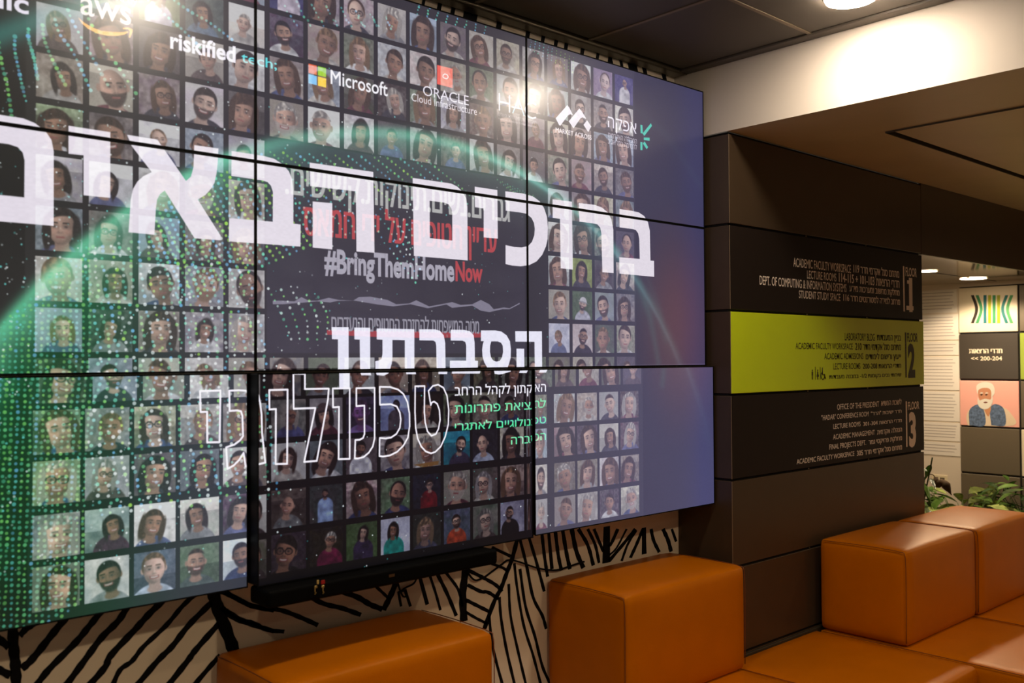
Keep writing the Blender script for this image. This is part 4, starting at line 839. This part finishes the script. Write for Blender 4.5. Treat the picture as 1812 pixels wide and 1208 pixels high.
def bush(x, y, r, zt_, nleaf, l, wd, mats, lab, spread=1., hgt=.3, sd=1, name='potted_plant'):
    g = random.Random(sd); t = thing(name, V(x, y, -1.03), lab, 'plant'); pot(t, x, y, r, zt_)
    ms = [leaf_mesh(l, wd, c, m_) for m_ in mats for c in (.3, .8)]
    for i in range(nleaf):
        a = g.random()*6.283; d_ = g.random()**.6*spread; hz = zt_+.03+g.random()*hgt; base = V(x+math.cos(a)*d_*.5*r, y+math.sin(a)*d_*.5*r, zt_+.02); tip = V(x+math.cos(a)*d_*r*1.5, y+math.sin(a)*d_*r*1.5, hz)
        if i % 2 == 0: link('stem', tube_mesh([base, (base+tip)/2+Vector((0, 0, .03)), tip], [.004, .003, .002], 5), M_stem, t)
        put_leaf(t, g.choice(ms), tip, a+g.uniform(-.6, .6), g.uniform(-.3, .7), g.uniform(-.4, .4), g.uniform(.7, 1.25))
    return t
bush(3.30, .30, .17, -.60, 130, .19, .075, [0, 0, 1], 'pale green leafy plant behind the far right sofa backrest', 1.2, .24, 3)
bush(3.45, -.12, .17, -.60, 110, .13, .055, [1, 2], 'darker bushy plant at the right edge in front of the squares', 1.1, .34, 5)
bush(3.0, .62, .16, -.62, 60, .17, .06, [1, 0], 'small leafy plant at the foot of the passage wall by the pillar', 1.1, .16, 9)
# the single tall pale leaf
tp = thing('potted_plant', V(3.62, .16, -1.03), 'plant with one tall pale leaf rising before the lowest taupe square', 'plant'); pot(tp, 3.62, .16, .12, -.66)
q = on(0, 3.62, 1733, 876); q2 = on(0, 3.62, 1769, 857); lm = leaf_mesh(.30, .085, .05, 0)
link('stem', tube_mesh([V(3.62, .16, -.65), V(3.62, (q[1]+.16)/2, (q[2]-.65)/2), V(*q)], .004, 6), M_stem, tp)
dv = Vector((-.08, q2[1]-q[1], q2[2]-q[2])); put_leaf(tp, lm, V(*q), math.atan2(dv.y, dv.x), math.atan2(dv.z, dv.to_2d().length), 1.1, dv.length/.30*1.1)
for k_, (a, b) in enumerate((((1735, 880), (1745, 915)), ((1728, 882), (1712, 905)), ((1738, 890), (1775, 905)), ((1725, 876), (1722, 860)))):
    q = on(0, 3.60, *a); q2 = on(0, 3.60, *b); dv = Vector((-.05, q2[1]-q[1], q2[2]-q[2])); put_leaf(tp, lm, V(*q), math.atan2(dv.y, dv.x), math.atan2(dv.z, dv.to_2d().length), .9, dv.length/.30*1.15)
# tall dark-leaved plants (left one comes out from behind the pillar)
def tall(x, y, top, px, mats, lab, sd, n, l=.1, wd=.035, cone=.5):
    g = random.Random(sd); t = thing('tall_plant', V(x, y, -1.03), lab, 'plant'); pot(t, x, y, .14, -.66)
    ms = [leaf_mesh(l, wd, c, m_) for m_ in mats for c in (.4, .9)]
    for k_ in range(4):
        a = g.random()*6.28; e = V(x+math.cos(a)*.10, y+math.sin(a)*.10, top-k_*.10); b = V(x+math.cos(a)*.02, y+math.sin(a)*.02, -.66); m_ = (b+e)/2+Vector((g.uniform(-.03, .03), g.uniform(-.03, .03), 0))
        path = smooth_line([list(b), list(m_), list(e)], 8); link('stem', tube_mesh(path, .0045, 6), M_stem, t)
        for i in range(n//4):
            p_ = Vector(path[int((cone+(1-cone)*i/(n/4))*(len(path)-1))]); put_leaf(t, g.choice(ms), p_, g.random()*6.28, g.uniform(-.7, .4), g.uniform(-.4, .4), g.uniform(.7, 1.2))
    return t
tl = tall(2.36, .16, .22, None, [2, 1], 'tall dark-leaved plant peeping out from behind the pillar', 4, 64, .115, .04, .35)
tall(3.78, -.22, .12, None, [2, 1], 'tall thin-stemmed plant at the right edge before the cream square', 8, 40, .12, .04, .3)
# withered brown leaf hanging from a stalk
pts = [on(0, 2.6, *((1620+a*.1655), (740+b*.1655))) for a, b in ((125, 600), (180, 600), (215, 640), (225, 700), (300, 690), (350, 760), (385, 820))]
wl = link('withered_leaf', tube_mesh(smooth_line([list(V(*p)) for p in pts], 4), [.003]*8+[.012, .018, .022, .02, .024, .026, .022, .024, .02, .024, .028, .022, .018, .012, .008, .004, .003], 7), leafmats[3], tl, label='dry curled brown leaf')
